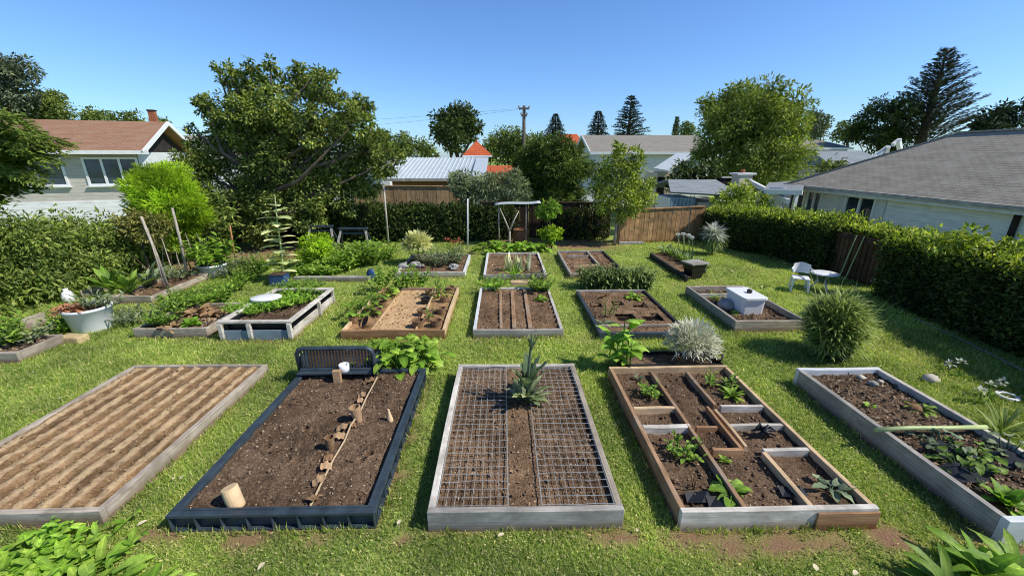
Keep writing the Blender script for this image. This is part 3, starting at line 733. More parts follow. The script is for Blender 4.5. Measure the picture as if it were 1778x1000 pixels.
x0, x1, y0, y1, H = BEDS['pits']
PITS = [(G(1087, 552, .07), .13), (G(1131, 551, .07), .14), (G(1109, 530, .07), .11), (G(1073, 527, .07), .08), (G(1035, 530, .07), .08)]
def pits_h(X, Y):
    h = 0*X
    for c, r in PITS: h = np.where((np.abs(X-c[0]) < r) & (np.abs(Y-c[1]) < r), -.06, h)
    return h
t = bed('black framed bed of smooth brown soil with square pits dug in it', 'pits', .05, 'navy plastic', 'brown soil', .035, mats=['navy plastic', 'slate grey timber', 'navy plastic', 'dark frame timber'], amp=.012, step=.016, chips=1200, hf=pits_h)
for c, r in PITS: part('pit_shade', MB().box((c[0], c[1], .03), (r*2, r*2, .01)).box((c[0], c[1]+r+.01, .052), (r*2.1, .012, .056)).box((c[0]-r-.01, c[1], .052), (.012, r*2.1, .056)).box((c[0]+r+.01, c[1], .052), (.012, r*2.1, .056)), 'pit shade black', t)  # black faces paint the dark of the pits in place of depth
part('divider', MB().beam((1.41, 5.52, H-.012), (2.62, 5.52, H-.012), .03, .035), 'weathered grey timber', t, bevel=.003)

x0, x1, y0, y1, H = BEDS['cooler']
t = bed('grey board bed with a white cool box standing in it', 'cooler', .045, 'slate grey timber', 'dark soil', .1, mats=['weathered grey timber', 'weathered grey timber', 'slate grey timber', 'slate grey timber'], amp=.03, step=.018, chips=1500, csize=.035)
part('divider', MB().beam((x0+.05, 6.72, H-.04), (x0+.62, 6.72, H-.04), .03, .08), 'pale grey timber', t, bevel=.003)

# white cold frame bed
fl = G(392, 581); fr = G(493.5, 586.4); bx = G(577, 489, .3); x0, x1, y0, y1, H = -4.02, -3.02, 5.32, 6.85, .3
t = thing('cold_frame', 'white cold frame bed with open dark slots under its rim', 'cold frame', ((x0+x1)/2, (y0+y1)/2, 0))
w = .075
for nm, p, q in (('rim', (x0, y0), (x1, y0)), ('rim', (x0, y1-w), (x1, y1-w))):
    part(nm, MB().box(((x0+x1)/2, p[1]+w/2, H-.02), (x1-x0+.04, w, .035)), 'pale grey timber', t, bevel=.005)
for xx in (x0+w/2-.02, x1-w/2+.02):
    part('rim', MB().box((xx, (y0+y1)/2, H-.022), (w, y1-y0-2*w-.002, .035)), 'pale grey timber', t, bevel=.005)
for a, b in (((x0+.01, y0+.02), (x1-.01, y0+.02)), ((x0+.02, y0+.04), (x0+.02, y1-.04)), ((x1-.02, y0+.04), (x1-.02, y1-.04)), ((x0+.01, y1-.02), (x1-.01, y1-.02))):
    side = abs(a[0]-b[0]) < .1
    part('panel', MB().beam((*a, .07), (*b, .07), .02, .17), 'pale grey timber' if side else 'grey blue panel', t, bevel=.003)
    ins = .07; cx, cy = (x0+x1)/2, (y0+y1)/2
    f = lambda p: (p[0]+math.copysign(ins, cx-p[0])*(1 if side else 0), p[1]+math.copysign(ins, cy-p[1])*(0 if side else 1), .2)
    part('slot_shade', MB().beam(f(a), f(b), .012, .13), 'black plastic', t)  # black strip stands in for the dark void behind each slot
for p in ((x0+.02, y0+.0), ((x0+x1)/2-.08, y0-.002), (x1-.02, y0-.0), (x1+.012, y0+.9), (x0+.02, y1-.02), (x1-.02, y1-.02)):
    part('leg', MB().beam((p[0]+.004, p[1]+.001, -.02), (p[0], p[1], H-.04), .055, .045, (0, 1, 0)), 'pale grey timber', t, bevel=.004)
part('soil', soil(x0+.08, x1-.08, y0+.08, y1-.08, .19, .03, .03, 71, 300), 'dark soil', t, True)

# --- back row
x0, x1, y0, y1, H = BEDS['red']
bed('bed with cream and red flowering plants, back row', 'red', .05, 'pale grey timber', 'brown soil', .05, mats=['pale grey timber', 'weathered grey timber', 'pale grey timber', 'blue white paint'], amp=.04, step=.025, chips=700, csize=.03)
bed('bed with upright white stalked plants on dark soil, centre of the back row', 'stakes', .05, 'pale grey timber', 'brown soil', .05, mats=['slate grey timber', 'pale grey timber', 'blue white paint', 'pale grey timber'], amp=.04, step=.025, chips=900, csize=.03)
x0, x1, y0, y1, H = BEDS['far']
t = bed('empty brown soil bed beside the sapling, back row', 'far', .05, 'weathered grey timber', 'brown soil', .05, mats=['weathered grey timber', 'slate grey timber', 'slate grey timber', 'dark frame timber'], amp=.03, step=.025, chips=600, csize=.03)
part('divider', MB().beam((2.2, 8.4, H-.02), (2.2, 10.35, H-.02), .05, .06), 'weathered grey timber', t, bevel=.003)
part('divider', MB().beam((1.6, 9.9, H-.03), (2.16, 9.9, H-.03), .05, .06), 'weathered grey timber', t, bevel=.003)
part('divider', MB().beam((1.6, 8.9, H-.03), (2.16, 8.95, H-.03), .05, .06), 'tan timber', t, bevel=.003)

# slanting narrow bed by the tulips
t = thing('garden_bed', 'short slanting bed with a black edging board, in front of the white roses', 'raised bed', (4.0, 9.0, 0), 'raised vegetable beds in rows on the lawn')
a, b = G(1130, 441, .1), G(1193, 482, .1); c2 = G(1166, 430, .1); d2 = G(1226, 468, .1)
part('board', MB().beam((*a[:2], .06), (*b[:2], .06), .05, .13), 'dark frame timber', t, bevel=.004)
part('board', MB().beam((*c2[:2], .05), (*d2[:2], .05), .04, .1), 'weathered grey timber', t, bevel=.004)
m = MB(); nn = 24; P = np.array([[a+(b-a)*i/nn+((c2+(d2-c2)*i/nn)-(a+(b-a)*i/nn))*j/8 for j in range(9)] for i in range(nn+1)]).reshape(-1, 3); P[:, 2] = .06+.03*rng.random(len(P))
ix = np.arange(len(P)).reshape(nn+1, 9); m.add(P, np.stack((ix[:-1, :-1], ix[1:, :-1], ix[1:, 1:], ix[:-1, 1:]), 2).reshape(-1, 4))
part('soil', m, 'brown soil', t, True)

# --- left side beds
bed('short weathered bed of leafy greens at the left edge of the garden', (-7.4, -6.15, 4.71, 5.28, .15), .045, 'weathered grey timber', 'dark soil', .05, amp=.04, step=.025, chips=500, csize=.04)
bed('narrow weathered bed holding two tall leaning canes beside the hedge', (-6.98, -6.25, 6.87, 8.35, .15), .045, 'weathered grey timber', 'brown soil', .05, amp=.03, step=.025, chips=500, csize=.03)
bed('low grey bed of greens and brown wilted leaves beside the cold frame', (-5.32, -4.28, 5.42, 6.5, .155), .045, 'weathered grey timber', 'dark soil', .05, amp=.04, step=.025, chips=600, csize=.04)
p, q = G(140, 512, .06), G(210, 493, .06)
solo('edging_plank', MB().beam((*p[:2], .06), (*q[:2], .06), .04, .14), 'weathered grey timber', 'weathered plank on edge between the hedge and the white half barrel', 'plank', (*((p+q)/2)[:2], 0), bevel=.004)
p, q = G(36, 566, .1), G(78, 551, .1)
solo('edging_plank', MB().beam((*p[:2], .09), (*q[:2], .09), .04, .2), 'weathered grey timber', 'short weathered plank on edge behind the bed at the left edge', 'plank', (*((p+q)/2)[:2], 0), bevel=.004)
p, q = G(512, 484, .05), G(642, 484, .05)
solo('sleeper', MB().beam((*p[:2], .045), (*q[:2], .045), .12, .11), 'slate grey timber', 'long grey sleeper on the grass behind the cold frame', 'sleeper', (*((p+q)/2)[:2], 0), bevel=.006)
# ================================================================== THINGS IN THE BEDS
def xy(u, v, z): return G(u, v, z)
# wire grids on the mesh bed
x0, x1, y0, y1, H = BEDS['mesh']
for lab, a, b, nx in (('white wire grid over the left half of the mesh bed', x0+.055, .02, 6), ('white wire grid over the right half of the mesh bed', .26, x1-.055, 9)):
    m = MB(); q = random.Random(nx); z = H-.012
    nx = 8
    for i in range(nx+1):
        xx = a+(b-a)*i/nx; k = 8
        pts = [(xx+q.uniform(-.005, .005)*(0 < i < nx), y0+.055+(y1-y0-.11)*j/k, z+q.uniform(-.004, .004)) for j in range(k+1)]
        m.tube(pts, .0023 if 0 < i < nx else .0048, 5)
    for j in range(27):
        yy = y0+.06+(y1-y0-.12)*j/26
        pts = [(a+(b-a)*i/4, yy+q.uniform(-.005, .005), z+.005+q.uniform(-.004, .004)) for i in range(5)]
        m.tube(pts, .0021, 5)
    solo('wire_grid', m, 'wire', lab, 'wire grid', ((a+b)/2, (y0+y1)/2, H-.02), 'wire grids lying on a bed')

# navy bed: log offcuts, peat pots, cardboard strip and twine
zs = BEDS['navy'][4]-.045
def tap(base, top, r0, r1, mat, name, label, cat, group=None, hollow=False):
    m = MB(); b = np.array(base); tp = np.array(top); d, s, u = frame(tp-b); h = np.linalg.norm(tp-b)
    R = np.stack((s, u, d), 1)
    prof = [(r0*.96, -.01), (r0, .004), ((r0+r1)/2, h*.5), (r1, h-.004), (r1*.95, h)]
    if hollow: prof += [(r1*.82, h), (r1*.8, h*.35), (.001, h*.34)]
    m.lathe(b, prof, 18, R)
    return solo(name, m, mat, label, cat, base, group, smooth=False)
g = G(411, 878, zs); tap(g, g+np.array((-.04, .025, .145)), .056, .054, 'tan timber', 'log_offcut', 'pale round log offcut standing near the front left corner of the navy bed', 'log')
g = G(623, 731, zs); tap(g, g+np.array((-.025, .0, .16)), .035, .055, 'tan paper', 'fibre_pot', 'tan fibre pot standing by the twine in the navy bed, tallest there', 'pot', None, True)
g = G(575, 780, zs); tap(g, g+np.array((-.0, .0, .13)), .028, .042, 'peat fibre', 'fibre_pot', 'dark brown fibre pot halfway along the twine in the navy bed', 'pot', None, True)
g = G(678, 730, zs); tap(g, g+np.array((-.01, .0, .13)), .028, .008, 'tan timber', 'wooden_peg', 'small pointed wooden peg standing alone near the right side of the navy bed', 'peg')
g = G(587, 664, zs); solo('wood_block', MB().box((*(g[:2]), zs+.07), (.085, .05, .17), rotz(.1)), 'tan paper', 'tan wooden block standing on end in front of the slatted crate', 'block', g, bevel=.006)
tw = [G(536, 884, zs+.02), G(557, 840, zs+.02), G(580, 795, zs+.025), G(598, 765, zs+.03), G(609, 738, zs+.05), G(625, 715, zs+.06), G(636, 690, zs+.05), G(648, 668, zs+.04), G(655, 655, zs+.03)]
solo('twine', MB().tube(tw, .008, 6), 'twine', 'curving length of tan twine running down the navy bed', 'twine', tw[4])
for k, (u, v, w, h, rz, ry, lab) in enumerate(((547, 869, .11, .018, 1.3, .5, 'flat cardboard flap at the front end of the twine in the navy bed'), (556, 838, .1, .03, .5, -.3, 'folded cardboard flap second from the front along the twine'), (566, 815, .09, .04, .3, .4, 'curled cardboard flap third from the front along the twine'),
      (570, 800, .07, .03, .2, .2, 'small grey cardboard flap below the dark fibre pot'), (590, 762, .12, .035, .1, .3, 'cardboard flap right beside the dark fibre pot'), (594, 747, .12, .03, .15, -.35, 'cardboard flap behind the dark fibre pot'),
      (613, 742, .06, .03, .4, .3, 'small greenish cardboard flap in front of the tall tan pot'), (630, 690, .09, .03, .3, -.3, 'cardboard flap behind the tall tan pot'), (627, 700, .08, .025, .2, .4, 'dark cardboard flap close behind the tall tan pot'), (641, 665, .12, .04, .5, -.2, 'rolled cardboard flap at the back end of the twine'))):
    g = G(u, v, zs); m = MB(); nn = 6
    P = [(w*(i/nn-.5), yy, .01+h*.7*math.sin(PI*i/nn)*(1 if yy > 0 else .4)+.01*math.sin(i*2.3+k)) for i in range(nn+1) for yy in (-.035, .035)]
    m.add(P, [(2*i, 2*i+2, 2*i+3, 2*i+1) for i in range(nn)]); m.xform(rotz(rz) @ np.array(((math.cos(ry), 0, math.sin(ry)), (0, 1, 0), (-math.sin(ry), 0, math.cos(ry)))), g+np.array((0, 0, .015)))
    solo('cardboard_flap', m, 'tan paper' if k % 3 else 'peat fibre', lab, 'cardboard', g, 'cardboard flaps along the twine', smooth=True)

# slatted crate behind the navy bed
cx0, cx1, cy, cz = A(516, 620, 4.13)[0], A(648, 620, 4.13)[0], 4.13, .46
t = thing('slatted_crate', 'navy slatted crate with rounded corners behind the navy bed', 'crate', ((cx0+cx1)/2, cy, 0))
fr_ = [(cx0, cy, .0), (cx0, cy, cz-.07), (cx0+.025, cy, cz-.02), (cx0+.08, cy, cz), (cx1-.08, cy, cz), (cx1-.025, cy, cz-.02), (cx1, cy, cz-.07), (cx1, cy, 0)]
part('frame', MB().tube(fr_, .027, 8), 'navy plastic', t, True)
part('rail', MB().beam((cx0+.02, cy-.01, .2), (cx1-.02, cy-.01, .2), .06, .03), 'navy plastic', t, bevel=.004)
fb = [(a, b+.3, c) for a, b, c in fr_]
for xx in (cx0, cx1): part('side_panel', MB().box((xx, cy+.13, .17), (.018, .22, .32)), 'navy plastic', t)
m = MB()
for i in range(22): m.beam((cx0+.05+(cx1-cx0-.1)*i/21, cy, .21), (cx0+.05+(cx1-cx0-.1)*i/21, cy, cz-.01), .014, .012, (0, 1, 0))
part('slat', m, 'navy plastic', t)
part('back_panel', MB().box(((cx0+cx1)/2, cy+.22, .17), (cx1-cx0-.04, .012, .32)), 'peat fibre', t)
part('gap_shade', MB().box(((cx0+cx1)/2, cy+.04, .1), (cx1-cx0-.06, .012, .16)), 'black plastic', t)  # black board stands in for the dark gap below the rail
part('shelf', MB().box(((cx0+cx1)/2, cy-.045, .188), (cx1-cx0-.02, .11, .018)), 'navy plastic', t, bevel=.003)
g = np.array((A(597, 634, cy-.06)[0], cy-.06, .199)); m = MB().lathe(g, [(.04, 0), (.052, .01), (.057, .09), (.05, .092), (.046, .03), (.001, .028)], 20)
t2 = thing('mug', 'round white mug on the shelf of the slatted crate', 'mug', g); part('cup', m, 'white plastic', t2, True)

# pots bed
zs = BEDS['pots'][4]-.05
POTS = [(739, 527, 'square black pot farthest up the plank in the cedar bed', 'black plastic', .06), (733, 547, 'brown peat pot beside the plank in the cedar bed, third row from front', 'peat fibre', .06), (767, 545, 'brown peat pot against the right board, third row from front', 'peat fibre', .06),
        (726, 568, 'brown peat pot at the front end of the plank in the cedar bed', 'peat fibre', .07), (757, 567, 'brown peat pot in the front right corner of the cedar bed', 'peat fibre', .065), (783, 506, 'brown peat pot in the back right corner of the cedar bed', 'peat fibre', .055),
        (745, 512, 'brown peat pot behind the square black pot', 'peat fibre', .055), (771, 524, 'brown peat pot against the right board, level with the black pot', 'peat fibre', .06),
        (666, 533, 'brown peat pot among the squash leaves on the left, farthest back', 'peat fibre', .06), (655, 546, 'brown peat pot among the squash leaves on the left, midway', 'peat fibre', .06), (645, 564, 'brown peat pot tipped open beside the front left corner', 'peat fibre', .075), (615, 560, 'brown peat pot in the front left corner of the cedar bed', 'peat fibre', .06)]
proto = None
def make_pot(loc, label, mat, r):
    t = thing('peat_pot', label, 'pot', loc, 'pots standing in the cedar bed')
    part('pot_body', MB().lathe(loc, [(.72, -.1), (.75, 0), (1, 1.2), (1.06, 1.22), (1.06, 1.3), (.92, 1.3), (.86, .75), (.001, .74)], 14, np.diag((r, r, r))), mat, t)
    part('compost', MB().lathe(np.array(loc)+(0, 0, r*.78), [(.85, -.04), (.86, .03), (.4, .08), (.001, .09)], 14, np.diag((r, r, r))), 'dark soil', t, True)
    return t
pot_roots = {}
for u, v, lab, mat, r in POTS:
    r *= 1.3
    g = G(u, v, zs)
    if mat not in pot_roots: o = pot_roots[mat] = make_pot(g, lab, mat, r); o['r'] = r
    else:
        o = dup(pot_roots[mat], g, random.random()*6, r/pot_roots[mat]['r'], lab, ry=(.9 if 'tipped' in lab else random.uniform(-.12, .12)))
for o in pot_roots.values(): del o['r']

def plant(name, label, cat, u, v, z, mb, mat, group=None, rz=0., sc=1.):
    g = G(u, v, z); mb.xform(rotz(rz)*sc, g); return solo(name, mb, mat, label, cat, g, group, smooth=True)
zd = BEDS['divided'][4]-.07
gp = 'plants growing in the divided bed'
plant('leafy_seedling', 'bushy green seedling in the back left compartment of the divided bed', 'seedling', 1131, 688, zd, stemmy(9, .14, .07, .032, 3, spread=.11, per=7), 'vegetable leaf', gp)
plant('leafy_seedling', 'lush green seedling at the back of the back right compartment of the divided bed', 'seedling', 1248, 668, zd, stemmy(9, .13, .1, .03, 4, spread=.15, per=6), 'vegetable leaf', gp)
plant('leafy_seedling', 'spreading seedling with long leaves at the front of the back right compartment', 'seedling', 1270, 688, zd, rosette(20, .15, .035, (.15, 1.1), .8, 5), 'squash leaf', gp)
plant('leafy_seedling', 'round green potato plant in the long left compartment of the divided bed', 'seedling', 1182, 795, zd, stemmy(8, .15, .085, .045, 6, spread=.12, per=6), 'vegetable leaf', gp)
plant('leafy_seedling', 'broad leaved bright green plant over the near end of the long divider, divided bed', 'seedling', 1268, 858, zd, rosette(15, .15, .07, (.25, 1.2), .9, 7, stalk=.04), 'lettuce leaf', gp)
plant('leafy_seedling', 'small brownish sprig left of the broad leaved bright green plant', 'seedling', 1206, 848, zd, stemmy(2, .16, .05, .02, 8, spread=.04, per=4), 'brown foliage', gp)
plant('leafy_seedling', 'grey green sprouting plant by the right hand board of the divided bed', 'seedling', 1441, 853, zd, rosette(9, .13, .06, (.4, 1.4), .7, 9, stalk=.05), 'grey green leaf', gp)
plant('leafy_seedling', 'tiny green sprout in front of the small cedar compartment', 'seedling', 1257, 800, zd, rosette(6, .06, .03, (.3, 1.2), .8, 10), 'lettuce leaf', gp)
plant('leafy_seedling', 'thin sprout against the back left corner of the divided bed', 'seedling', 1108, 660, zd, rosette(7, .09, .03, (.5, 1.3), .6, 11), 'grey green leaf', gp)
m = MB(); q = random.Random(2); g = G(1325, 745, .19)
for i in range(9): m.tube([g+np.array((0, 0, -.02)), g+np.array((q.uniform(-.05, .07), q.uniform(-.04, .04), q.uniform(-.02, .03))), g+np.array((q.uniform(-.11, .13), q.uniform(-.05, .03), q.uniform(-.09, .0)))], [.018, .016, .009], 6)
solo('garden_glove', m, 'black plastic', 'crumpled black glove draped over the whitewashed divider', 'glove', g, smooth=True)
for k, (u, v) in enumerate(((1375, 858), (1250, 876), (1212, 868))):
    g = G(u, v, zd); solo('black_tray_scrap', MB().add(g+np.array([(-.1, -.04, .02), (.0, -.05, .03), (.1, -.03, .015), (.09, .05, .035), (.0, .06, .02), (-.09, .04, .04)]), [(0, 1, 4, 5), (1, 2, 3, 4)]), 'black plastic',
         ('black plastic scrap below the grey green sprouting plant', 'black plastic scrap under the broad leaved bright green plant', 'black plastic scrap beside the brownish sprig')[k], 'plastic scrap', g, 'black plastic scraps in the divided bed')

# cardoon in the mesh bed
def jag(s): return (math.sin(PI*min(1, s*.93+.06))**.8)*(.65+.5*abs(math.sin(s*21)))
g = G(915, 697, .13); t = thing('cardoon', 'silvery spiky artichoke plant at the back of the mesh bed', 'plant', g)
m = MB(); rosette(24, .33, .085, (.35, 1.3), .9, 12, g, seg=12, prof=jag, wav=.22, mb=m); part('foliage', m, 'sage leaf', t, True)
m = MB(); rosette(14, .36, .085, (1.0, 1.5), .5, 13, g+np.array((0, 0, .14)), seg=12, prof=jag, wav=.22, mb=m); part('foliage', m, 'grey green leaf', t, True)
m = MB().tube([g, g+np.array((.01, 0, .3)), g+np.array((.03, 0, .62)), g+np.array((.045, 0, .74))], [.02, .016, .012, .006], 8); rosette(7, .16, .025, (1.2, 1.5), .3, 14, g+np.array((.03, 0, .58)), mb=m); part('stem', m, 'grey green leaf', t, True)

# painted bed
zp = BEDS['painted'][4]-.07
a, b = G(1520, 746, .22), G(1712, 741, .22)
solo('bamboo_cane', MB().tube([a, a+(b-a)*.33+np.array((0, 0, .012)), a+(b-a)*.66, b], .02, 10), 'bamboo', 'thick green cane laid across the blue white bed', 'cane', (a+b)/2, smooth=True)
gp = 'plants growing in the blue white bed'
plant('leafy_seedling', 'tiny lettuce alone in the middle of the far half of the blue white bed', 'seedling', 1509, 706, zp, rosette(6, .06, .045, (.3, 1.2), .7, 20), 'lettuce leaf', gp)
plant('leafy_seedling', 'small green plant beside the dark inner side of the blue white bed, far half', 'seedling', 1600, 715, zp, rosette(10, .11, .05, (.3, 1.2), .8, 21, stalk=.05), 'vegetable leaf', gp)
plant('leafy_seedling', 'yellow green lettuce in the near corner of the blue white bed', 'seedling', 1745, 876, zp, rosette(20, .16, .075, (.3, 1.3), .8, 22), 'lettuce leaf', gp)
for k, (u, v, lab) in enumerate(((1635, 775, 'grey green squash plant nearest the cane in the blue white bed'), (1690, 800, 'fresh green squash plant in the centre of the near half of the blue white bed'), (1750, 790, 'grey green squash plant at the right edge of the photo'), (1665, 815, 'low green squash plant in front of its neighbours in the blue white bed'))):
    plant('squash_plant', lab, 'squash', u, v, zp, rosette(20, .075, .06, (.2, 1.3), 1.1, 23+k, stalk=.12, prof=ROUND, wav=.2, spread=.06), ('grey green leaf', 'vegetable leaf', 'sage leaf', 'vegetable leaf')[k], gp)
    g = G(u+10, v+12, zp); solo('mulch_sheet', MB().add(g+np.array([(-.16, -.08, .02), (.02, -.1, .05), (.16, -.05, .02), (.15, .08, .03), (.0, .1, .07), (-.14, .09, .03)])*np.array((1, 1, .8)), [(0, 1, 4, 5), (1, 2, 3, 4)]), 'black plastic',
         ('torn black mulch sheet by the cane in the blue white bed', 'torn black mulch sheet under the central squash plant', 'torn black mulch sheet at the right edge of the photo', 'torn black mulch sheet under the low squash plant')[k], 'plastic sheet', g, 'torn black sheets in the blue white bed')
for u, v, r, mt, lab in ((1494, 657, .045, 'pale stone', 'larger pale stone at the far end of the blue white bed'), (1528, 664, .035, 'pale stone', 'smaller pale stone at the far end of the blue white bed'), (1515, 668, .05, 'grey stone', 'flat brown stone between the pale stones of the blue white bed'),
                    (1585, 712, .07, 'peat fibre', 'dark clod beside the inner side of the blue white bed')):
    g = G(u, v, zp); solo('stone', MB().blob(g+np.array((0, 0, r*.35)), (r, r*.8, r*.6), int(u)), mt, lab, 'stone', g, 'stones in the blue white bed', smooth=True)

# planks bed
zs = BEDS['planks'][4]-.04
plant('leafy_clump', 'pale green leafy clump at the back left corner of the plank bed', 'plant', 856, 500, zs, stemmy(24, .2, .13, .05, 30, spread=.26, per=5), 'lettuce leaf')
plant('leafy_clump', 'green leafy clump at the back right corner of the plank bed', 'plant', 937, 505, zs, stemmy(24, .26, .15, .055, 31, spread=.24, per=6), 'vegetable leaf')
plant('leafy_clump', 'low sprawling plant inside the right board of the plank bed', 'plant', 940, 521, zs, rosette(14, .15, .06, (.1, .6), .4, 32), 'lettuce leaf')
g = G(905, 494, .1); solo('plank_offcut', MB().box(g+np.array((0, 0, .04)), (.42, .16, .06), rotz(.03)), 'tan timber', 'pale timber offcut across the back of the plank bed', 'timber', g, bevel=.004)

# pits bed
zs = BEDS['pits'][4]-.03
plant('leafy_seedling', 'bright green seedling beside a pit at the back of the black framed bed', 'seedling', 1100, 518, zs, rosette(10, .17, .085, (.4, 1.3), .8, 40, stalk=.05), 'lettuce leaf')
plant('leafy_seedling', 'straggly weak tomato plant on the left of the black framed bed', 'seedling', 1052, 549, zs, stemmy(5, .3, .09, .025, 41, spread=.15, per=6), 'vegetable leaf')
plant('leafy_seedling', 'low trailing plant at the front left of the black framed bed', 'seedling', 1050, 562, zs, rosette(12, .2, .03, (.05, .5), .3, 42), 'grey green leaf')
plant('leafy_seedling', 'reddish low seedlings in the back left corner of the black framed bed', 'seedling', 1035, 516, zs, stemmy(8, .1, .06, .02, 43, spread=.2, per=4), 'brown foliage')
leek = []
for k, (u, w) in enumerate(((1018, 1.), (1037, .95), (1057, 1.05), (1080, .95), (1100, 1.), (1118, .85))):
    m = stemmy(26, .44, .2, .045, 50+k, spread=.2, per=7, curl=1.7)
    rosette(22, .32, .03, (1.0, 1.5), 2.3, 60+k, (0, 0, .24), 0, spread=.2, mb=m)
    plant('leek_clump', 'dark drooping leafy clump behind the black framed bed, %s' % ('first from the left', 'second from the left', 'third from the left', 'fourth from the left', 'second from the right', 'at the right end')[k], 'plant', u, 501, 0, m, 'leek leaf', 'dark leafy row behind the black framed bed', k*1.3, w)

# cooler bed
zc = BEDS['cooler'][4]-.1
p0 = G(1259, 536, zc); p1 = G(1322, 546, zc)
p0 = np.array((3.85, 5.98, zc)); t = thing('cool_box', 'white plastic cool box with a round black cap on its lid', 'cool box', (3.99, 6.2, zc))
ca, hh = .0, .27
def rbox(mb, c, sx, sy, sz, r=.04, taper=.94, n=5):
    P = []
    for sgx, sgy, a0 in ((1, 1, 0), (-1, 1, PI/2), (-1, -1, PI), (1, -1, 1.5*PI)):
        for i in range(n+1):
            a = a0+PI/2*i/n; P.append((sgx*(sx/2-r)+r*math.cos(a), sgy*(sy/2-r)+r*math.sin(a)))
    P = np.array(P); k = len(P); V = np.concatenate([np.column_stack((P*s, np.full(k, z))) for s, z in ((taper, 0), (1, sz-.01), (.985, sz))])
    fs = [(a*k+i, a*k+(i+1) % k, (a+1)*k+(i+1) % k, (a+1)*k+i) for a in range(2) for i in range(k)]+[tuple(range(k))[::-1], tuple(range(2*k, 3*k))]
    return mb.add(V+np.asarray(c), fs)
part('tub', rbox(MB(), (3.99, 6.2, zc+.0), .36, .54, .25), 'white plastic', t, bevel=.002)
part('lid', rbox(MB(), (3.99, 6.2, zc+.252), .4, .59, .045, .05, 1.), 'white plastic', t, bevel=.004)
part('handle', MB().tube([(4.16, 6.08, zc+.21), (4.2, 6.1, zc+.19), (4.2, 6.3, zc+.19), (4.16, 6.32, zc+.21)], .012, 6), 'white plastic', t, True)
part('cap', MB().lathe((4.03, 6.18, zc+.295), [(.03, 0), (.04, .01), (.04, .05), (.03, .06), (.001, .06)], 14), 'black plastic', t)
g = G(1260, 534, zc); solo('upturned_bowl', MB().lathe(g, [(.14, 0), (.135, .06), (.1, .12), (.05, .145), (.001, .15)], 20), 'grey stone', 'grey upturned bowl in front of the cool box', 'bowl', g, smooth=True)
plant('leafy_seedling', 'small green seedling between the upturned bowl and the cool box', 'seedling', 1275, 546, zc, rosette(8, .1, .05, (.4, 1.3), .8, 70), 'lettuce leaf')
plant('leafy_clump', 'low greens at the back of the cool box bed', 'plant', 1243, 520, zc, stemmy(12, .1, .1, .03, 71, spread=.18, per=4), 'vegetable leaf')

# cold frame
gz = .2
g = G(463, 523, .27); t = thing('washbasin', 'oval white basin lying on the greens inside the cold frame', 'basin', g)
m = MB().lathe((0, 0, 0), [(.16, -.07), (.2, -.02), (.23, .0), (.235, .015), (.22, .03), (.1, .035), (.001, .036)], 24, np.diag((1., .72, 1.))); m.xform(rotz(.2), g+np.array((0, 0, .05))); part('basin_shell', m, 'white plastic', t, True)
m = MB().lathe((0, 0, 0), [(.17, -.09), (.17, -.04)], 20, np.diag((1., .72, 1.))); m.xform(rotz(.2), g+np.array((0, 0, .05))); part('foot', m, 'grey blue panel', t, True)
for k, (u, v, n, lab) in enumerate(((508, 525, 75, 'bright low greens filling the right side of the cold frame'), (520, 503, 60, 'bright low greens at the back of the cold frame'), (455, 538, 40, 'bright low greens along the front of the cold frame'), (410+10, 541, 25, 'bright low greens in the front left corner of the cold frame'))):
    plant('salad_patch', lab, 'salad', u, v, gz, stemmy(n*2, .12, .1, .035, 80+k, spread=(.36, .36, .3, .22)[k], per=4), 'lettuce leaf' if k != 1 else 'vegetable leaf', 'greens in the cold frame')

# ================================================================== PLANTS AND THINGS ON THE LAWN
# tray with the variegated bush and the leafy shrub
gx, gy = -.0, 0
a, b = G(1110, 640, 0), G(1248, 633, 0)
t = thing('seed_tray', 'long black plastic tray on the grass behind the divided bed', 'tray', ((a[0]+b[0])/2, 4.42, 0))
tx0, tx1, ty0, ty1 = 1.42, 2.62, 4.28, 4.62
m = MB()
m.box(((tx0+tx1)/2, (ty0+ty1)/2, .012), (tx1-tx0, ty1-ty0, .02))
for p, q in (((tx0, ty0), (tx1, ty0)), ((tx0, ty1), (tx1, ty1))): m.beam((*p, .07), (*q, .07), .012, .12)
for xx in (tx0, tx1): m.beam((xx, ty0+.008, .075), (xx, ty1-.008, .075), .012, .135)
m.beam((tx0-.01, ty0-.012, .128), (tx1+.01, ty0-.012, .128), .03, .012)
part('tray_body', m, 'black plastic', t)
part('compost', soil(tx0+.01, tx1-.01, ty0+.01, ty1-.01, .08, .02, .03, 99, 100), 'dark soil', t, True)
part('handle', MB().tube([(tx1, ty0+.05, .13), (tx1+.04, ty0+.06, .2), (tx1+.03, ty1-.1, .2), (tx1, ty1-.06, .13)], .014, 6), 'black plastic', t, True)
def shoots(n, L, W, R, seed, c, prof=None, curl=.3, el=(.0, 1.5), seg=4, inner=.25):
    q = np.random.default_rng(seed); m = MB()
    for i in range(n):
        az = q.random()*2*PI; e = math.asin(q.uniform(math.sin(el[0]), math.sin(el[1])))
        d = np.array((math.cos(az)*math.cos(e), math.sin(az)*math.cos(e), math.sin(e))); r = R*(inner+(1-inner)*q.random()**.6)
        m.strip(c+d*r, az+q.normal()*.5, e+q.normal()*.35, L*q.uniform(.6, 1.2), W*q.uniform(.7, 1.2), curl, seg, prof, .25)
    return m
g = np.array((2.36, 4.55, .1)); t = thing('variegated_bush', 'white and green variegated bush growing in the black tray', 'bush', g)
part('foliage', shoots(1700, .11, .02, .3, 101, g+np.array((0, 0, .12)), LANCE), 'variegated leaf', t, True)
part('stem', stemmy(7, .3, .001, .001, 1, g, .12, 1), 'bark', t)
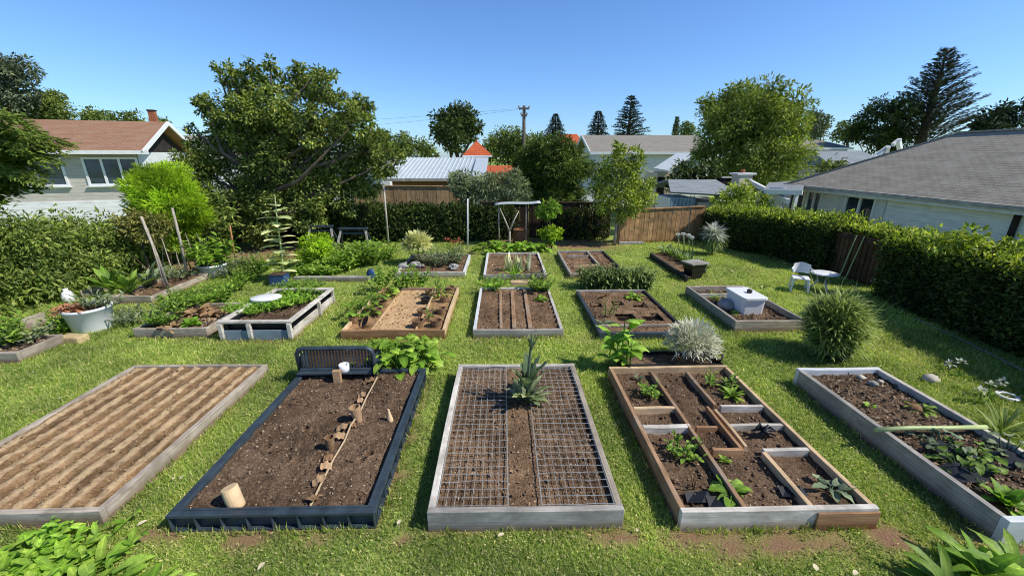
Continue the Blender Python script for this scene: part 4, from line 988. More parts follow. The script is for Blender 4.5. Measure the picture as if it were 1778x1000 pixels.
g = np.array((1.42, 4.4, 0)); t = thing('leafy_shrub', 'tall broad leaved bright green plant beside the black tray', 'plant', g)
m = MB(); q = random.Random(5)
for k in range(5):
    bx_ = g+np.array((q.uniform(-.12, .12), q.uniform(-.08, .08), 0)); hh_ = q.uniform(.3, .62) if k else .62
    m.tube([bx_, bx_+np.array((0, 0, hh_))], [.012, .006], 6)
    for j in range(6): m.strip(bx_+np.array((0, 0, hh_*(.3+.14*j))), j*2.4+k, q.uniform(.2, .9), q.uniform(.17, .26), q.uniform(.09, .13), .9, 5, ROUND, .2, 0, .12)
part('foliage', m, 'lettuce leaf', t, True)

# squash plants right behind the navy bed
for k, (u, v, H_, lab) in enumerate(((664, 642, .25, 'large leaved squash plant beside the slatted crate'), (700, 645, .3, 'large leaved squash plant in the middle of the clump behind the navy bed'), (733, 640, .2, 'large leaved squash plant at the right end of the clump behind the navy bed'), (655, 618, .14, 'low squash plant behind the top of the slatted crate'), (720, 618, .18, 'large leaved squash plant in front of the cedar bed'))):
    plant('squash_plant', lab, 'squash', u, v, .0, rosette(30, .145, .11, (.5, 1.45), .9, 110+k, stalk=H_*1.15, prof=ROUND, wav=.16, spread=.1), 'squash leaf', 'squash plants behind the navy bed')

# left of cedar bed: squash row, corn
for k, (u, v, lab) in enumerate(((630, 548, 'squash plant at the front left of the cedar bed'), (648, 530, 'squash plant midway along the left board of the cedar bed'), (668, 514, 'squash plant near the back left corner of the cedar bed'), (698, 500, 'bean plant left of centre behind the cedar bed'), (725, 498, 'bean plant right of centre behind the cedar bed'), (660, 500, 'bean plant behind the back left corner of the cedar bed'))):
    plant('squash_plant' if k < 3 else 'bean_plant', lab, 'squash' if k < 3 else 'bean plant', u, v, .1, rosette(16, .15, .12, (.4, 1.4), .8, 120+k, stalk=.16, prof=ROUND, spread=.1) if k < 3 else stemmy(14, .38, .14, .08, 120+k, spread=.24, per=6, prof=ROUND), 'squash leaf' if k % 2 == 0 else 'vegetable leaf', 'plants along the cedar bed')
plant('corn_plant', 'upright yellow green corn plant at the back of the cedar bed', 'corn', 762, 518, .1, stemmy(7, .5, .28, .035, 130, spread=.14, per=6, curl=1.0, prof=LANCE), 'lettuce leaf')
plant('leafy_seedling', 'thin seedling in the front row of pots by the right board', 'seedling', 748, 556, .12, stemmy(4, .22, .1, .03, 131, spread=.06, per=4), 'vegetable leaf')

# M1 bed greens
for k, (u, v, mt, lab) in enumerate(((285, 563, 'vegetable leaf', 'bushy greens at the front left of the low grey bed'), (310, 540, 'vegetable leaf', 'bushy greens at the back left of the low grey bed'), (352, 530, 'squash leaf', 'bushy greens in the middle of the low grey bed'), (385, 520, 'vegetable leaf', 'grassy greens at the back of the low grey bed'))):
    plant('greens', lab, 'greens', u, v, .1, stemmy(22, .24, .13, .05, 140+k, spread=.24, per=6), mt, 'greens in the low grey bed')
plant('lettuce', 'pale lettuce at the front of the low grey bed', 'lettuce', 334, 566, .11, rosette(22, .15, .1, (.2, 1.3), .9, 150), 'lettuce leaf')
for k, (u, v, r, lab) in enumerate(((303, 570, .13, 'heap of brown wilted leaves at the front of the low grey bed'), (345, 545, .17, 'largest heap of brown wilted leaves in the low grey bed'), (365, 550, .14, 'heap of brown wilted leaves against the cold frame'))):
    plant('wilted_leaf_heap', lab, 'dead leaves', u, v, .1, rosette(34, r*1.3, r*.55, (.1, 1.0), 1.1, 155+k, spread=r*.7), 'dry leaf', 'wilted leaves in the low grey bed')
# weedy greens between beds on the left
for k, (u, v, h, lab) in enumerate(((345, 522, .2, 'rough weeds behind the low grey bed'), (400, 503, .3, 'rough weeds left of the cold frame rim'), (385, 480, .3, 'rough weeds in front of the potted shrub'), (430, 488, .36, 'rough weeds left of the blue pot'), (452, 472, .42, 'tall weeds behind the blue pot'), (420, 462, .3, 'rough weeds behind the potted shrub'), (300+15, 520, .16, 'low weeds beside the bed with canes'), (470, 462, .3, 'low weeds behind the tall pale plant'))):
    plant('weed_clump', lab, 'weeds', u, v, 0, stemmy(26, h, .15, .035, 160+k, spread=.36, per=7, curl=.8), ('vegetable leaf', 'squash leaf', 'sage leaf')[k % 3], 'weeds on the left of the lawn')

# blue pot with tall pale plant
g = G(487, 494, 0); t = thing('glazed_pot', 'square blue glazed pot at the back corner of the cold frame', 'pot', g)
part('pot_body', MB().box(g+np.array((0, 0, .11)), (.29, .26, .22), rotz(.05)), 'blue glaze', t, bevel=.012)
part('rim', MB().box(g+np.array((0, 0, .225)), (.31, .28, .02), rotz(.05)), 'navy plastic', t, bevel=.005)
part('compost', MB().box(g+np.array((0, 0, .232)), (.26, .23, .02), rotz(.05)), 'dark soil', t)
g = np.array((g[0]-.1, 8.3, 0)); top = A(477, 338, 8.3)
t = thing('tall_leafy_plant', 'tall pale plant with tiers of broad leaves above the blue pot', 'plant', g)
m = MB().tube([g, g*.7+top*.3+np.array((.03, 0, 0)), g*.3+top*.7, top], [.022, .02, .014, .006], 8); part('stem', m, 'bamboo', t, True)
m = MB(); q = random.Random(3)
for i in range(34):
    s = .12+.86*(i//3*3+.6*(i%3))/34; p = g+(top-g)*s; L_ = (.37 if s < .75 else .37-.9*(s-.75))*q.uniform(.75, 1.1)
    m.strip(p, i*2.39996+q.uniform(-.3, .3), q.uniform(-.05, .25), L_, L_*.58, q.uniform(.1, .5), 6, ROUND, .08, 0, .06)
part('foliage', m, 'pale sunflower leaf', t, True)

# round lime shrub & vegetables behind the sleeper
def bush(name, label, cat, Y, lobes, base_uv, leaf, L, W, lai=4., seed=1, zb=0., group=None, r0=.03, **kw):
    return tree(name, label, cat, Y, lobes, base_uv, leaf, L, W, r0, lai, seed, zb, group, 'bark', .25, **kw)
bush('round_shrub', 'small round lime green shrub left of the vegetables behind the sleeper', 'shrub', 9.3, [(548, 430, 27), (533, 438, 18), (563, 437, 18), (548, 448, 22)], (548, 466), 'lime leaf', .07, .03, 5, 201)
for k, (u, v, h, mt, lab) in enumerate(((585, 470, .42, 'vegetable leaf', 'bushy vegetable plant just right of the round lime shrub'), (612, 466, .45, 'squash leaf', 'bushy vegetable plant behind the middle of the sleeper'), (640, 460, .48, 'vegetable leaf', 'bushy vegetable plant behind the right end of the sleeper'), (662, 450, .42, 'squash leaf', 'bushy vegetable plant farthest right behind the sleeper'), (600, 452, .4, 'vegetable leaf', 'bushy vegetable plant in front of the trestles'), (635, 445, .4, 'squash leaf', 'bushy vegetable plant by the slim pole'), (565, 476, .25, 'vegetable leaf', 'low vegetable plant in front of the round lime shrub'), (530, 478, .2, 'vegetable leaf', 'low vegetable plant behind the left end of the sleeper'))):
    plant('vegetable_plant', lab, 'vegetable', u, v, 0, stemmy(26, h, .2, .085, 210+k, spread=.4, per=7, curl=.7), mt, 'vegetables behind the sleeper')
g = G(646, 484, 0); m = MB().blob(g+np.array((0, 0, .1)), (.09, .08, .13), 4, .25); solo('blue_bag', m, 'blue glaze', 'crumpled blue bag at the right end of the sleeper', 'bag', g, smooth=True)

# back beds
zr = .1
g = G(727, 452, zr); t = thing('cream_bush', 'cream yellow bush at the back left of its bed', 'bush', g)
part('foliage', shoots(900, .16, .045, .3, 230, g+np.array((0, 0, .34)), None), 'cream leaf', t, True); part('stem', stemmy(8, .4, .12, .04, 2, g, .2, 5), 'vegetable leaf', t)
for k, (u, v, h, lab) in enumerate(((765, 460, .36, 'blue green foliage plant in the middle of the flowering bed'), (787, 458, .42, 'blue green foliage plant at the right of the flowering bed'), (745, 456, .3, 'blue green foliage plant beside the cream bush'))):
    plant('blue_green_plant', lab, 'plant', u, v, zr, stemmy(26, h, .13, .035, 235+k, spread=.3, per=8), 'sage leaf', 'blue green plants in the flowering bed')
for k, (u, v) in enumerate(((780, 426), (797, 428), (788, 432))):
    g = G(u, 447, zr); hh_ = A(u, v-10, g[1])[2]-zr; t = thing('red_flower', ('left red flower behind the blue green foliage', 'right red flower behind the blue green foliage', 'middle red flower behind the blue green foliage')[k], 'flower', g, 'red flowers in the flowering bed')
    part('stem', stemmy(5, hh_, .12, .04, 240+k, g, .12, 5), 'vegetable leaf', t, True); part('bloom', shoots(22, .06, .035, .11, 245+k, g+np.array((0, 0, hh_-.05)), ROUND), 'red petal', t, True)
for k, (u, v, w, lab) in enumerate(((700, 465, .2, 'grey stones at the front left of the flowering bed'), (722, 462, .25, 'grey rubble in front of the cream bush'), (787, 466, .18, 'grey stone at the front right of the flowering bed'))):
    g = G(u, v, zr); solo('rock', MB().blob(g+np.array((0, 0, .03)), (w*.6, w*.5, .08), 30+k, .25), 'grey stone', lab.replace('stones', 'stone').replace('rubble', 'rock'), 'rock', g, 'grey rocks in the flowering bed', smooth=False)
for k in range(8):
    u = 846+k*14; v = 437-(k % 2)*3
    plant('broadleaf_plant', 'bright broad leaved plant behind the white stalked plants, %s' % ('first from the left', 'second from the left', 'third from the left', 'fourth from the left', 'fifth from the left', 'sixth from the left', 'next to last at the right', 'last at the right')[k], 'plant', u, v, .02, rosette(18, .24, .15, (.5, 1.45), .9, 250+k, stalk=.2, prof=ROUND, spread=.12), 'lettuce leaf' if k % 2 else 'squash leaf', 'row of broad leaved plants behind the white stalk bed')
plant('spiky_plant', 'yellow green spiky rosette in front of the white stalk bed', 'plant', 893, 482, .05, rosette(34, .34, .045, (.3, 1.45), .5, 260, prof=LANCE), 'lettuce leaf')
plant('grey_clump', 'low grey green clump at the front right of the white stalk bed', 'plant', 928, 484, .03, stemmy(22, .16, .1, .03, 261, spread=.25, per=5), 'sage leaf')
for k, (u, v, u2, v2) in enumerate(((884, 470, 880, 438), (895, 468, 887, 447), (903, 470, 903, 452), (916, 469, 912, 450))):
    g = G(u, v, .1); tp = A(u2, v2, g[1]+.05*k+.2); m = MB(); hh_ = float(np.linalg.norm(tp-g))
    for j in range(8): m.strip(g+np.array((.04*math.cos(j*1.7), .04*math.sin(j*1.7), 0)), j*2.1+k, 1.2+.045*j, hh_*(.75+.05*j), .1, .2, 6, LANCE, .15)
    solo('white_stalk_plant', m, 'white stalk leaf', ('tallest white stalked plant, leftmost of the four in its bed', 'second white stalked plant from the left in its bed', 'third white stalked plant from the left in its bed', 'rightmost white stalked plant in its bed')[k], 'plant', g, 'white stalked plants standing in the bed', smooth=True)
# slanting bed plants, black planter, roses, plume
for k in range(7):
    s = (k+.5)/7; p = G(1140+70*s+12, 441+34*s-4, .06); m = rosette(34, .3, .035, (.6, 1.5), .7, 270+k, spread=.1); m.xform(np.eye(3), p)
    solo('iris_tuft', m, 'vegetable leaf' if k % 2 else 'grey green leaf', 'spiky green tuft in the slanting bed, %s' % ('farthest from the black planter', 'sixth from the black planter', 'fifth from the black planter', 'fourth from the black planter', 'third from the black planter', 'second from the black planter', 'against the black planter')[k], 'plant', p, 'tufts in the slanting bed', smooth=True)
g = G(1203, 483, 0); t = thing('black_planter', 'tapered black planter at the near end of the slanting bed', 'planter', g)
m = MB()
for (s0, z0_), (s1, z1_) in (((.12, 0), (.2, .36)),):
    V = [(sx*s0, sy*s0*.8, z0_) for sx, sy in ((-1, -1), (1, -1), (1, 1), (-1, 1))]+[(sx*s1, sy*s1*.8, z1_) for sx, sy in ((-1, -1), (1, -1), (1, 1), (-1, 1))]+[(sx*s1*.88, sy*s1*.7, z1_) for sx, sy in ((-1, -1), (1, -1), (1, 1), (-1, 1))]+[(sx*s1*.8, sy*s1*.62, .3) for sx, sy in ((-1, -1), (1, -1), (1, 1), (-1, 1))]
    fs = [(i+a, (i+1) % 4+a, (i+1) % 4+a+4, i+a+4) for a in (0, 4, 8) for i in range(4)]+[(3, 2, 1, 0), (12, 13, 14, 15)]
    m.add(V, fs)
m.xform(rotz(.3), g); part('planter_body', m, 'black plastic', t, bevel=.006)
m = MB().box((0, 0, .35), (.44, .36, .03)); m.xform(rotz(.3), g); part('rim', m, 'slate grey timber', t, bevel=.004)
for k, (u, v, vb) in enumerate(((1178, 408, 436), (1187, 407, 437), (1196, 409, 440), (1202, 413, 441))):
    g = G(u+1, vb, 0); hz = A(u, v, g[1])[2]; t = thing('white_rose', ('leftmost of the four white blooms by the hedge', 'second of the four white blooms by the hedge', 'third of the four white blooms by the hedge', 'rightmost of the four white blooms by the hedge')[k], 'flower', g, 'white blooms on tall stems by the hedge')
    c = np.array((A(u, v, g[1])[0], g[1], hz)); part('stem', MB().tube([g, (g+c)/2, c], [.014, .012, .01], 6), 'bamboo', t, True)
    m = MB()
    for i in range(18): m.strip(c+np.array((0, 0, -.06)), i*2.4, 1.45-.05*i, .115, .085, -.5, 5, ROUND, .3)
    part('bloom', m, 'white petal', t, True)
g = G(1236, 442, 0); t = thing('plume_grass', 'feathery white plume plant leaning by the hedge', 'plant', g)
c = A(1240, 405, g[1]); m = shoots(330, .3, .03, .12, 280, c+np.array((0, 0, -.05)), LANCE, .7, (-.1, 1.4)); part('plume', m, 'plume', t, True)
part('foliage', shoots(320, .3, .03, .16, 281, c+np.array((0, 0, -.2)), LANCE, 1.2, (-1.2, .9)), 'leek leaf', t, True)
part('stem', MB().tube([g, (g+c)/2+np.array((.05, 0, 0)), c], [.035, .03, .015], 7), 'pale bark', t, True)

# ornamental grass clump by the painted bed
g = G(1443, 618, 0); t = thing('ornamental_grass', 'large arching ornamental grass clump beside the cool box bed', 'ornamental grass', g)
m = MB(); q = np.random.default_rng(9)
for i in range(1900):
    d = q.normal(size=3); d /= np.linalg.norm(d); r = q.random()**.4; a = math.atan2(d[1], d[0]); e = math.asin(d[2])
    p = g+np.array((d[0]*.3*r-.04, d[1]*.3*r, .42+d[2]*.38*r+.05*math.sin(a*3))); m.strip(p, a+q.normal()*.5, q.uniform(.1, 1.)+.35*e, q.uniform(.13, .25), q.uniform(.024, .042), q.uniform(.4, 1.2), 5, LANCE, .2)
for i in range(70):
    a = q.random()*2*PI; r = .26*math.sqrt(q.random()); p = g+np.array((math.cos(a)*r, math.sin(a)*r, .35*q.random()**1.5))
    m.strip(p, a+q.normal()*.35, 1.5-.45*(r/.26)*q.random()-.1*q.random(), q.uniform(.55, .8), q.uniform(.014, .022), q.uniform(.1, .7), 6, LANCE, .2)
part('blades', m, 'ornamental blade', t, True)
m = MB()
for i in range(26):
    a = q.random()*6.28; r = .2*math.sqrt(q.random()); p = g+np.array((math.cos(a)*r, math.sin(a)*r, 0)); m.tube([p, p*1+np.array((math.cos(a)*.08, math.sin(a)*.08, .6))], [.012, .007], 5)
part('stem', m, 'brown foliage', t)
plant('stone_flower', 'small pale flower clump at the foot of the ornamental grass', 'flower', 1452, 626, 0, shoots(40, .06, .03, .06, 285, np.array((0, 0, .05))), 'plume')

# chair and table by the hedge
t = thing('garden_chair', 'white plastic chair with a rounded back by the hedge', 'chair', G(1385, 505, 0)); o = LOC[t]
M_ = rotz(-.5)
def pc(nm, mb, mat, bev=.006, sm=False): mb.xform(M_*.68, o); part(nm, mb, mat, t, sm, bev)
pc('seat', MB().box((0, 0, .4), (.42, .42, .03)), 'white plastic', .012)
m = MB(); nb = 8
for i in range(nb):
    a0 = -.9+1.8*i/nb; a1 = -.9+1.8*(i+1)/nb
    p = lambda a, rr, z: (rr*math.sin(a)*1.0, .28*math.cos(a)-.06+ (z-.4)*.12, z)
    V = [p(a0, .25, .5), p(a1, .25, .5), p(a1, .27, .8-.06*abs(a1)), p(a0, .27, .8-.06*abs(a0))]
    W_ = [p(a0, .235, .5), p(a1, .235, .5), p(a1, .255, .8-.06*abs(a1)), p(a0, .255, .8-.06*abs(a0))]
    m.add(V+W_, [(0, 1, 2, 3), (7, 6, 5, 4), (3, 2, 6, 7), (0, 4, 5, 1), (0, 3, 7, 4), (1, 5, 6, 2)])
pc('backrest', m, 'blue white paint', 0)
for sx in (-1, 1):
    pc('armrest', MB().tube([(sx*.2, .14, .66), (sx*.25, 0, .64), (sx*.24, -.18, .62)], .022, 7), 'white plastic', 0, True)
    pc('leg', MB().beam((sx*.17, -.17, .39), (sx*.21, -.23, 0), .05, .04, (0, 1, 0)), 'white plastic', .004)
    pc('leg', MB().beam((sx*.17, .17, .39), (sx*.21, .26, 0), .05, .04, (0, 1, 0)), 'white plastic', .004)
g = G(1421, 503, 0); Yt = g[1]; zt = A(1425, 474, Yt)[2]
t = thing('side_table', 'round white table standing beside the plastic chair', 'table', (A(1425, 503, Yt)[0], Yt, 0)); o = LOC[t]
part('tabletop', MB().lathe(o+np.array((0, 0, zt)), [(.18, -.02), (.23, -.018), (.235, 0), (.22, .006), (.001, .008)], 28), 'white plastic', t, True)
for k in range(3):
    a = k*2*PI/3+.4; h = np.array((math.cos(a), math.sin(a), 0)); part('leg', MB().tube([o+h*.12+np.array((0, 0, zt-.02)), o+h*.08+np.array((0, 0, zt*.5)), o+h*.19], .018, 7), 'white plastic', t, True)

# white half barrels
def barrel(u, v, hz, r, label, leafparts):
    g = G(u, v, 0)+np.array((0, r*.75, 0))
    t = thing('half_barrel', label, 'planter', g)
    part('tub', MB().lathe(g, [(r*.82, 0), (r*.84, .01), (r, hz-.04), (r*1.05, hz-.035), (r*1.05, hz), (r*.96, hz), (r*.93, hz*.75), (.001, hz*.74)], 32), 'white plastic', t, True)
    part('compost', MB().lathe(g+np.array((0, 0, hz*.86)), [(r*.93, -.04), (r*.92, 0), (r*.4, .03), (.001, .03)], 24), 'dark soil', t, True)
    return g, hz
g, hz = barrel(140, 580, .36, .275, 'white half barrel planter at the left end of the lawn', None)
p = g+np.array((-.12, -.08, hz-.02)); solo('leaf_heap', rosette(60, .14, .07, (.1, 1.2), 1.1, 300, p, spread=.2), 'terracotta', 'heap of orange dry leaves on the left side of the white half barrel', 'dead leaves', p, smooth=True)
p = g+np.array((.14, .1, hz-.04)); solo('trailing_plant', stemmy(24, .22, .16, .035, 301, p, .3, 6), 'sage leaf', 'grey green trailing plant on the right side of the white half barrel', 'plant', p, smooth=True)
p = g+np.array((.42, .35, 0)); solo('trailing_plant', stemmy(40, .22, .16, .035, 302, p, .4, 6), 'sage leaf', 'grey green plant on the ground behind the white half barrel', 'plant', p, smooth=True)
p = g+np.array((-.3, -.12, 0)); solo('trailing_plant', stemmy(20, .3, .14, .05, 303, p, .2, 6), 'lettuce leaf', 'yellow green plant on the ground left of the white half barrel', 'plant', p, smooth=True)
pj = G(122, 535, 0)+np.array((0, .3, 0)); zj = A(121, 524, pj[1])[2]
t = thing('white_jug', 'white plastic jug on a post behind the white half barrel', 'jug', (A(121, 524, pj[1])[0], pj[1], 0)); o = LOC[t]
part('jug_body', MB().lathe(o+np.array((0, 0, zj)), [(.05, 0), (.085, .01), (.09, .12), (.06, .19), (.035, .21), (.035, .25), (.001, .25)], 16), 'white plastic', t, True)
part('post', MB().tube([o, o+np.array((0, 0, zj+.01))], .02, 7), 'bark', t)
g = G(123, 597, 0); solo('sandstone_block', MB().box(g+np.array((0, .06, .05)), (.32, .16, .11), rotz(-.1)), 'sand stone', 'yellowish stone block in front of the white half barrel', 'stone', g, bevel=.02)
g, hz = barrel(362, 483, .27, .27, 'white round planter of leafy shrub near the trees', None)
t = thing('potted_shrub', 'leafy green shrub growing in the white round planter', 'shrub', g+np.array((0, 0, hz*.8)))
part('foliage', stemmy(30, .62, .3, .1, 310, LOC[t], .42, 7, .9, ROUND), 'squash leaf', t, True)

# left bed greens
for k, (u, v, h, lab) in enumerate(((22, 596, .3, 'leafy plant in the bed at the left edge, in front'), (5, 585, .3, 'leafy plant in the bed at the left edge, cut by the photo edge'), (62, 590, .14, 'low withered plant in the right end of the bed at the left edge'))):
    plant('leafy_plant', lab, 'plant', u, v, .1, stemmy(16, h, .16, .055, 320+k, spread=.2, per=6), ('vegetable leaf', 'squash leaf', 'sage leaf')[k], 'plants in the bed at the left edge')
for k, (u, v, mt, lab) in enumerate(((225, 510, 'vegetable leaf', 'broad upright leaf plant at the near end of the cane bed'), (262, 498, 'grey green leaf', 'silvery leafy plant in the middle of the cane bed'), (195, 505, 'vegetable leaf', 'leafy plant between the hedge and the cane bed'))):
    plant('horseradish', lab, 'plant', u, v, .1, rosette(14, .5, .11, (.7, 1.45), .6, 330+k), mt, 'broad leaved plants by the cane bed')
plant('trailing_plant', 'low grassy greens at the far end of the cane bed', 'plant', 310, 482, .12, stemmy(36, .24, .16, .03, 335, spread=.4, per=6), 'sage leaf', None)
# canes
for k, (u, v, u2, v2, r, lab) in enumerate(((293, 502, 245, 376, .028, 'left of the two tall leaning canes in the narrow bed'), (326, 482, 299, 361, .028, 'right of the two tall leaning canes in the narrow bed'), (286, 503, 262, 420, .012, 'thin cane crossing the left tall cane'), (337, 455, 322, 405, .014, 'thin short cane by the potted shrub'))):
    g = G(u, v, .08); tp = A(u2, v2, g[1]-.1); solo('garden_cane', MB().tube([g, (g+tp)/2+np.array((.015, 0, .0)), tp], [r, r*.9, r*.75], 8), 'pale bark', lab, 'cane', g, 'canes along the left hedge', smooth=True)
for k in range(12):
    g = np.array((-7.6+.1*k+rng.normal()*.15, 8.9+rng.normal()*.25, 0)); tp = g+np.array((rng.normal()*.2, rng.normal()*.15, rng.uniform(.5, 1.)))
    solo('dead_stalk', MB().tube([g, (g+tp)/2+rng.normal(size=3)*.04, tp], [.014, .011, .006], 6), 'pale bark' if k % 3 else 'brown foliage', 'dry bare stalk in the brushy gap behind the leaning canes', 'stalk', g, 'dry stalks behind the leaning canes')

# foreground plants at the photo's lower corners
q = random.Random(17)
for k, (u, v, n, L_, W_, mt, lab) in enumerate(((30, 985, 26, .24, .085, 'lettuce leaf', 'leafy bush at the lower left corner, nearest the furrow bed'), (110, 1000, 22, .24, .08, 'squash leaf', 'leafy bush at the lower left corner, second from the left'), (175, 1030, 20, .2, .07, 'lettuce leaf', 'long leaved plant at the lower left corner'), (250, 1050, 16, .2, .06, 'lettuce leaf', 'lance leaved plant rightmost at the lower left corner'), (20, 1040, 22, .25, .09, 'squash leaf', 'leafy bush cut by the lower left corner'))):
    plant('broadleaf_plant', lab, 'plant', u, v, 0, (stemmy(n+16, .1, L_*.62, W_*.7, 340+k, spread=.3, per=4, curl=.7) if k not in (2, 3) else rosette(n, L_, W_*.9, (.4, 1.45), .7, 340+k, stalk=.08, spread=.1)), mt, 'leafy plants at the lower left corner')
for k, (u, v, n, L_, W_, mt, lab) in enumerate(((1700, 1000, 22, .3, .075, 'squash leaf', 'strap leaved lily plant at the lower right corner, nearest the blue white bed'), (1645, 1030, 20, .28, .07, 'vegetable leaf', 'strap leaved lily plant leftmost at the lower right corner'), (1765, 1010, 20, .3, .075, 'vegetable leaf', 'strap leaved lily plant cut by the lower right corner'))):
    plant('lily_plant', lab, 'lily', u, v, 0, rosette(n, L_, W_, (.25, 1.25), 1.3, 350+k), mt, 'lilies at the lower right corner')

# flowers & stones on the lawn right
for k, (u, v, vt, lab) in enumerate(((1664, 655, 630, 'tall pale flower on the lawn nearest the hedge shadow'), (1645, 643, 632, 'shorter pale flower left of the tall one on the lawn'), (1715, 690, 668, 'white flowering clump beside the coiled hose'), (1700, 700, 680, 'small white flowering clump in front of its neighbour by the hose'), (1512, 500, 488, 'single pale bloom in front of the right hedge'), (1735, 676, 664, 'pale flower behind the coiled hose'))):
    g = G(u, v, 0); c = A(u+4, vt, g[1]); t = thing('lawn_flower', lab, 'flower', g, 'pale flowers on the right of the lawn')
    part('stem', MB().tube([g, (g+c)/2, c], [.008, .007, .005], 5), 'vegetable leaf', t); part('bloom', shoots(14, .045, .03, .03, 360+k, c, ROUND, .4, (-.3, 1.4)), 'plume', t, True)
    m = rosette(8, .12, .03, (.3, 1.2), .6, 370+k, g); part('foliage', m, 'vegetable leaf', t, True)
g = G(1748, 690, 0); m = MB()
for r in (.085, .07): m.tube([g+np.array((r*math.cos(a), r*math.sin(a), .02)) for a in np.linspace(0, 2*PI, 25)], .013, 7)
solo('coiled_hose', m, 'rope', 'coil of white hose on the grass near the right edge', 'hose', g, smooth=True)
g = G(1615, 662, 0); solo('stone', MB().blob(g+np.array((0, 0, .03)), (.09, .07, .06), 9), 'pale stone', 'pale rounded stone alone on the lawn beside the blue white bed', 'stone', g, smooth=True)
plant('grass_tussock', 'spiky green tussock beyond the end of the cane on the blue white bed', 'plant', 1735, 755, .0, rosette(40, .38, .028, (.5, 1.45), .8, 380, prof=LANCE), 'ornamental blade')
LIT = [(238, 912), (318, 825), (300, 832), (108, 690), (60, 645), (460, 975), (437, 898), (1108, 922), (1418, 990), (1488, 990), (1270, 470), (1325, 497), (905, 590), (875, 925), (690, 910)]
lp = None
for k, (u, v) in enumerate(LIT):
    g = G(u, v, .035)
    if lp is None:
        m = MB(); m.strip((0, 0, 0), 0, .1, .06, .035, .5, 4, ROUND, .2); lp = solo('fallen_leaf', m, 'pale dry leaf', 'pale dry leaf lying on the lawn', 'fallen leaf', (0, 0, 0), 'fallen leaves on the lawn', smooth=True); lp.location = g; lp.rotation_euler = (0, 0, 1)
    else: dup(lp, g, random.random()*6, random.uniform(.5, .95)*(1.6 if v < 500 else 1))
# ================================================================== HEDGES, FENCES, BACK OF THE GARDEN
def hedge(label, line, depth, h, leaf, L, W, seed, group=None, lai=3.2, side=1, zb=0., cat='hedge', toph=None, topleaf=None):
    """clipped hedge whose near face follows `line` (plan points); leafy skin over a twiggy core"""
    q = np.random.default_rng(seed); P, D, Nn, TOPM = [], [], [], []
    line = [np.array((*p, 0.)) for p in line]; core = MB()
    hts = toph or [h]*len(line)
    for i, (a, b) in enumerate(zip(line[:-1], line[1:])):
        d = unit(b-a); nrm = np.array((d[1], -d[0], 0))*side; ln = np.linalg.norm(b-a); h0, h1 = hts[i], hts[i+1]
        def put(n, fn, nn):
            s = q.random(n); w = q.random(n); pt, = (fn(s, w),); bulge = fbm(pt[:, 0]*1.6+pt[:, 1]*1.1, pt[:, 2]*1.8+pt[:, 1], seed, 3)
            pt = pt+nn*(bulge*.3+q.normal(size=n)*.05)[:, None]
            TOPM.append(np.full(n, nn[2] > .5) | (pt[:, 2] > .86*hh+.06*q.normal(size=n))); P.append(pt); D.append(q.normal(size=(n, 3))*.7+nn*.7+np.array((0, 0, .15))); Nn.append(nn+q.normal(size=(n, 3))*.55+np.array((0, 0, .4)))
        A1 = L*W*.55
        hh = (h0+h1)/2
        put(int(lai*ln*hh/A1), lambda s, w: a+(b-a)*s[:, None]+np.outer(w*(h0+(h1-h0)*s), (0, 0, 1)), nrm)
        put(int(lai*ln*depth/A1), lambda s, w: a+(b-a)*s[:, None]-nrm*(w*depth)[:, None]+np.outer((h0+(h1-h0)*s), (0, 0, 1)), np.array((0, 0, 1.)))
        put(int(lai*.5*ln*hh/A1), lambda s, w: a+(b-a)*s[:, None]-nrm*depth+np.outer(w*hh, (0, 0, 1)), -nrm)
        for e, sg in ((a, -1), (b, 1)):
            put(int(lai*depth*hh/A1), lambda s, w: e-nrm*(s*depth)[:, None]+np.outer(w*hh, (0, 0, 1)), d*sg)
        put(int(lai*.35*ln*hh/A1), lambda s, w: a+(b-a)*s[:, None]-nrm*(.12+.1*q.random(len(s)))[:, None]+np.outer(w*hh, (0, 0, 1)), nrm)
        c0, c1 = a-nrm*depth/2+d*.15, b-nrm*depth/2-d*.15
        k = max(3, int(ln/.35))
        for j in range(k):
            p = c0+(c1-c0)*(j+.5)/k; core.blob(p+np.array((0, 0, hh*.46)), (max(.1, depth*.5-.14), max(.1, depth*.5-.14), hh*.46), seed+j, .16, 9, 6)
    base = (line[0]+line[-1])/2; base[2] = zb
    t = thing('hedge', label, cat, base, group)
    P = np.concatenate(P); P[:, 2] = np.maximum(P[:, 2], .02)+zb; n = len(P)
    sz = L*(.6+.8*q.random(n))
    D = np.concatenate(D); Nn = np.concatenate(Nn); M = np.zeros(n, bool)
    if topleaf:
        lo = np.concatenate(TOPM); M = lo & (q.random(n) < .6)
        part('sunlit_top', MB().leaves(P[M]+np.outer(.015+np.minimum(q.exponential(.025, M.sum()), .07)*(.4+1.6*(vnoise(P[M][:, 0]*3, P[M][:, 1]*3, 9) > .55)), (0, 0, 1.)), D[M]+np.array((0, 0, .5)), Nn[M], sz[M], sz[M]*W/L, t=q.random(M.sum())), topleaf, t)  # top leaves take the brighter colour, painting a sunlit fringe
    part('foliage', MB().leaves(P[~M], D[~M], Nn[~M], sz[~M], sz[~M]*W/L, t=np.clip(.5+1.2*fbm(P[~M][:, 0]*2+P[~M][:, 1]*2, P[~M][:, 2]*3, 5), 0, 1)), leaf, t)
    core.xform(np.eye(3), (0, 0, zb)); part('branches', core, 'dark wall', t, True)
    return t
hedge('clipped hedge on the right between the brown fence and the plume plant', [(6.05, 12.1), (6.9, 10.3), (7.35, 8.75)], 1.0, 1.25, 'hedge leaf', .07, .035, 401, 'clipped hedges on the right', side=1, toph=[.95, 1.02, 1.08], topleaf='bright hedge leaf')
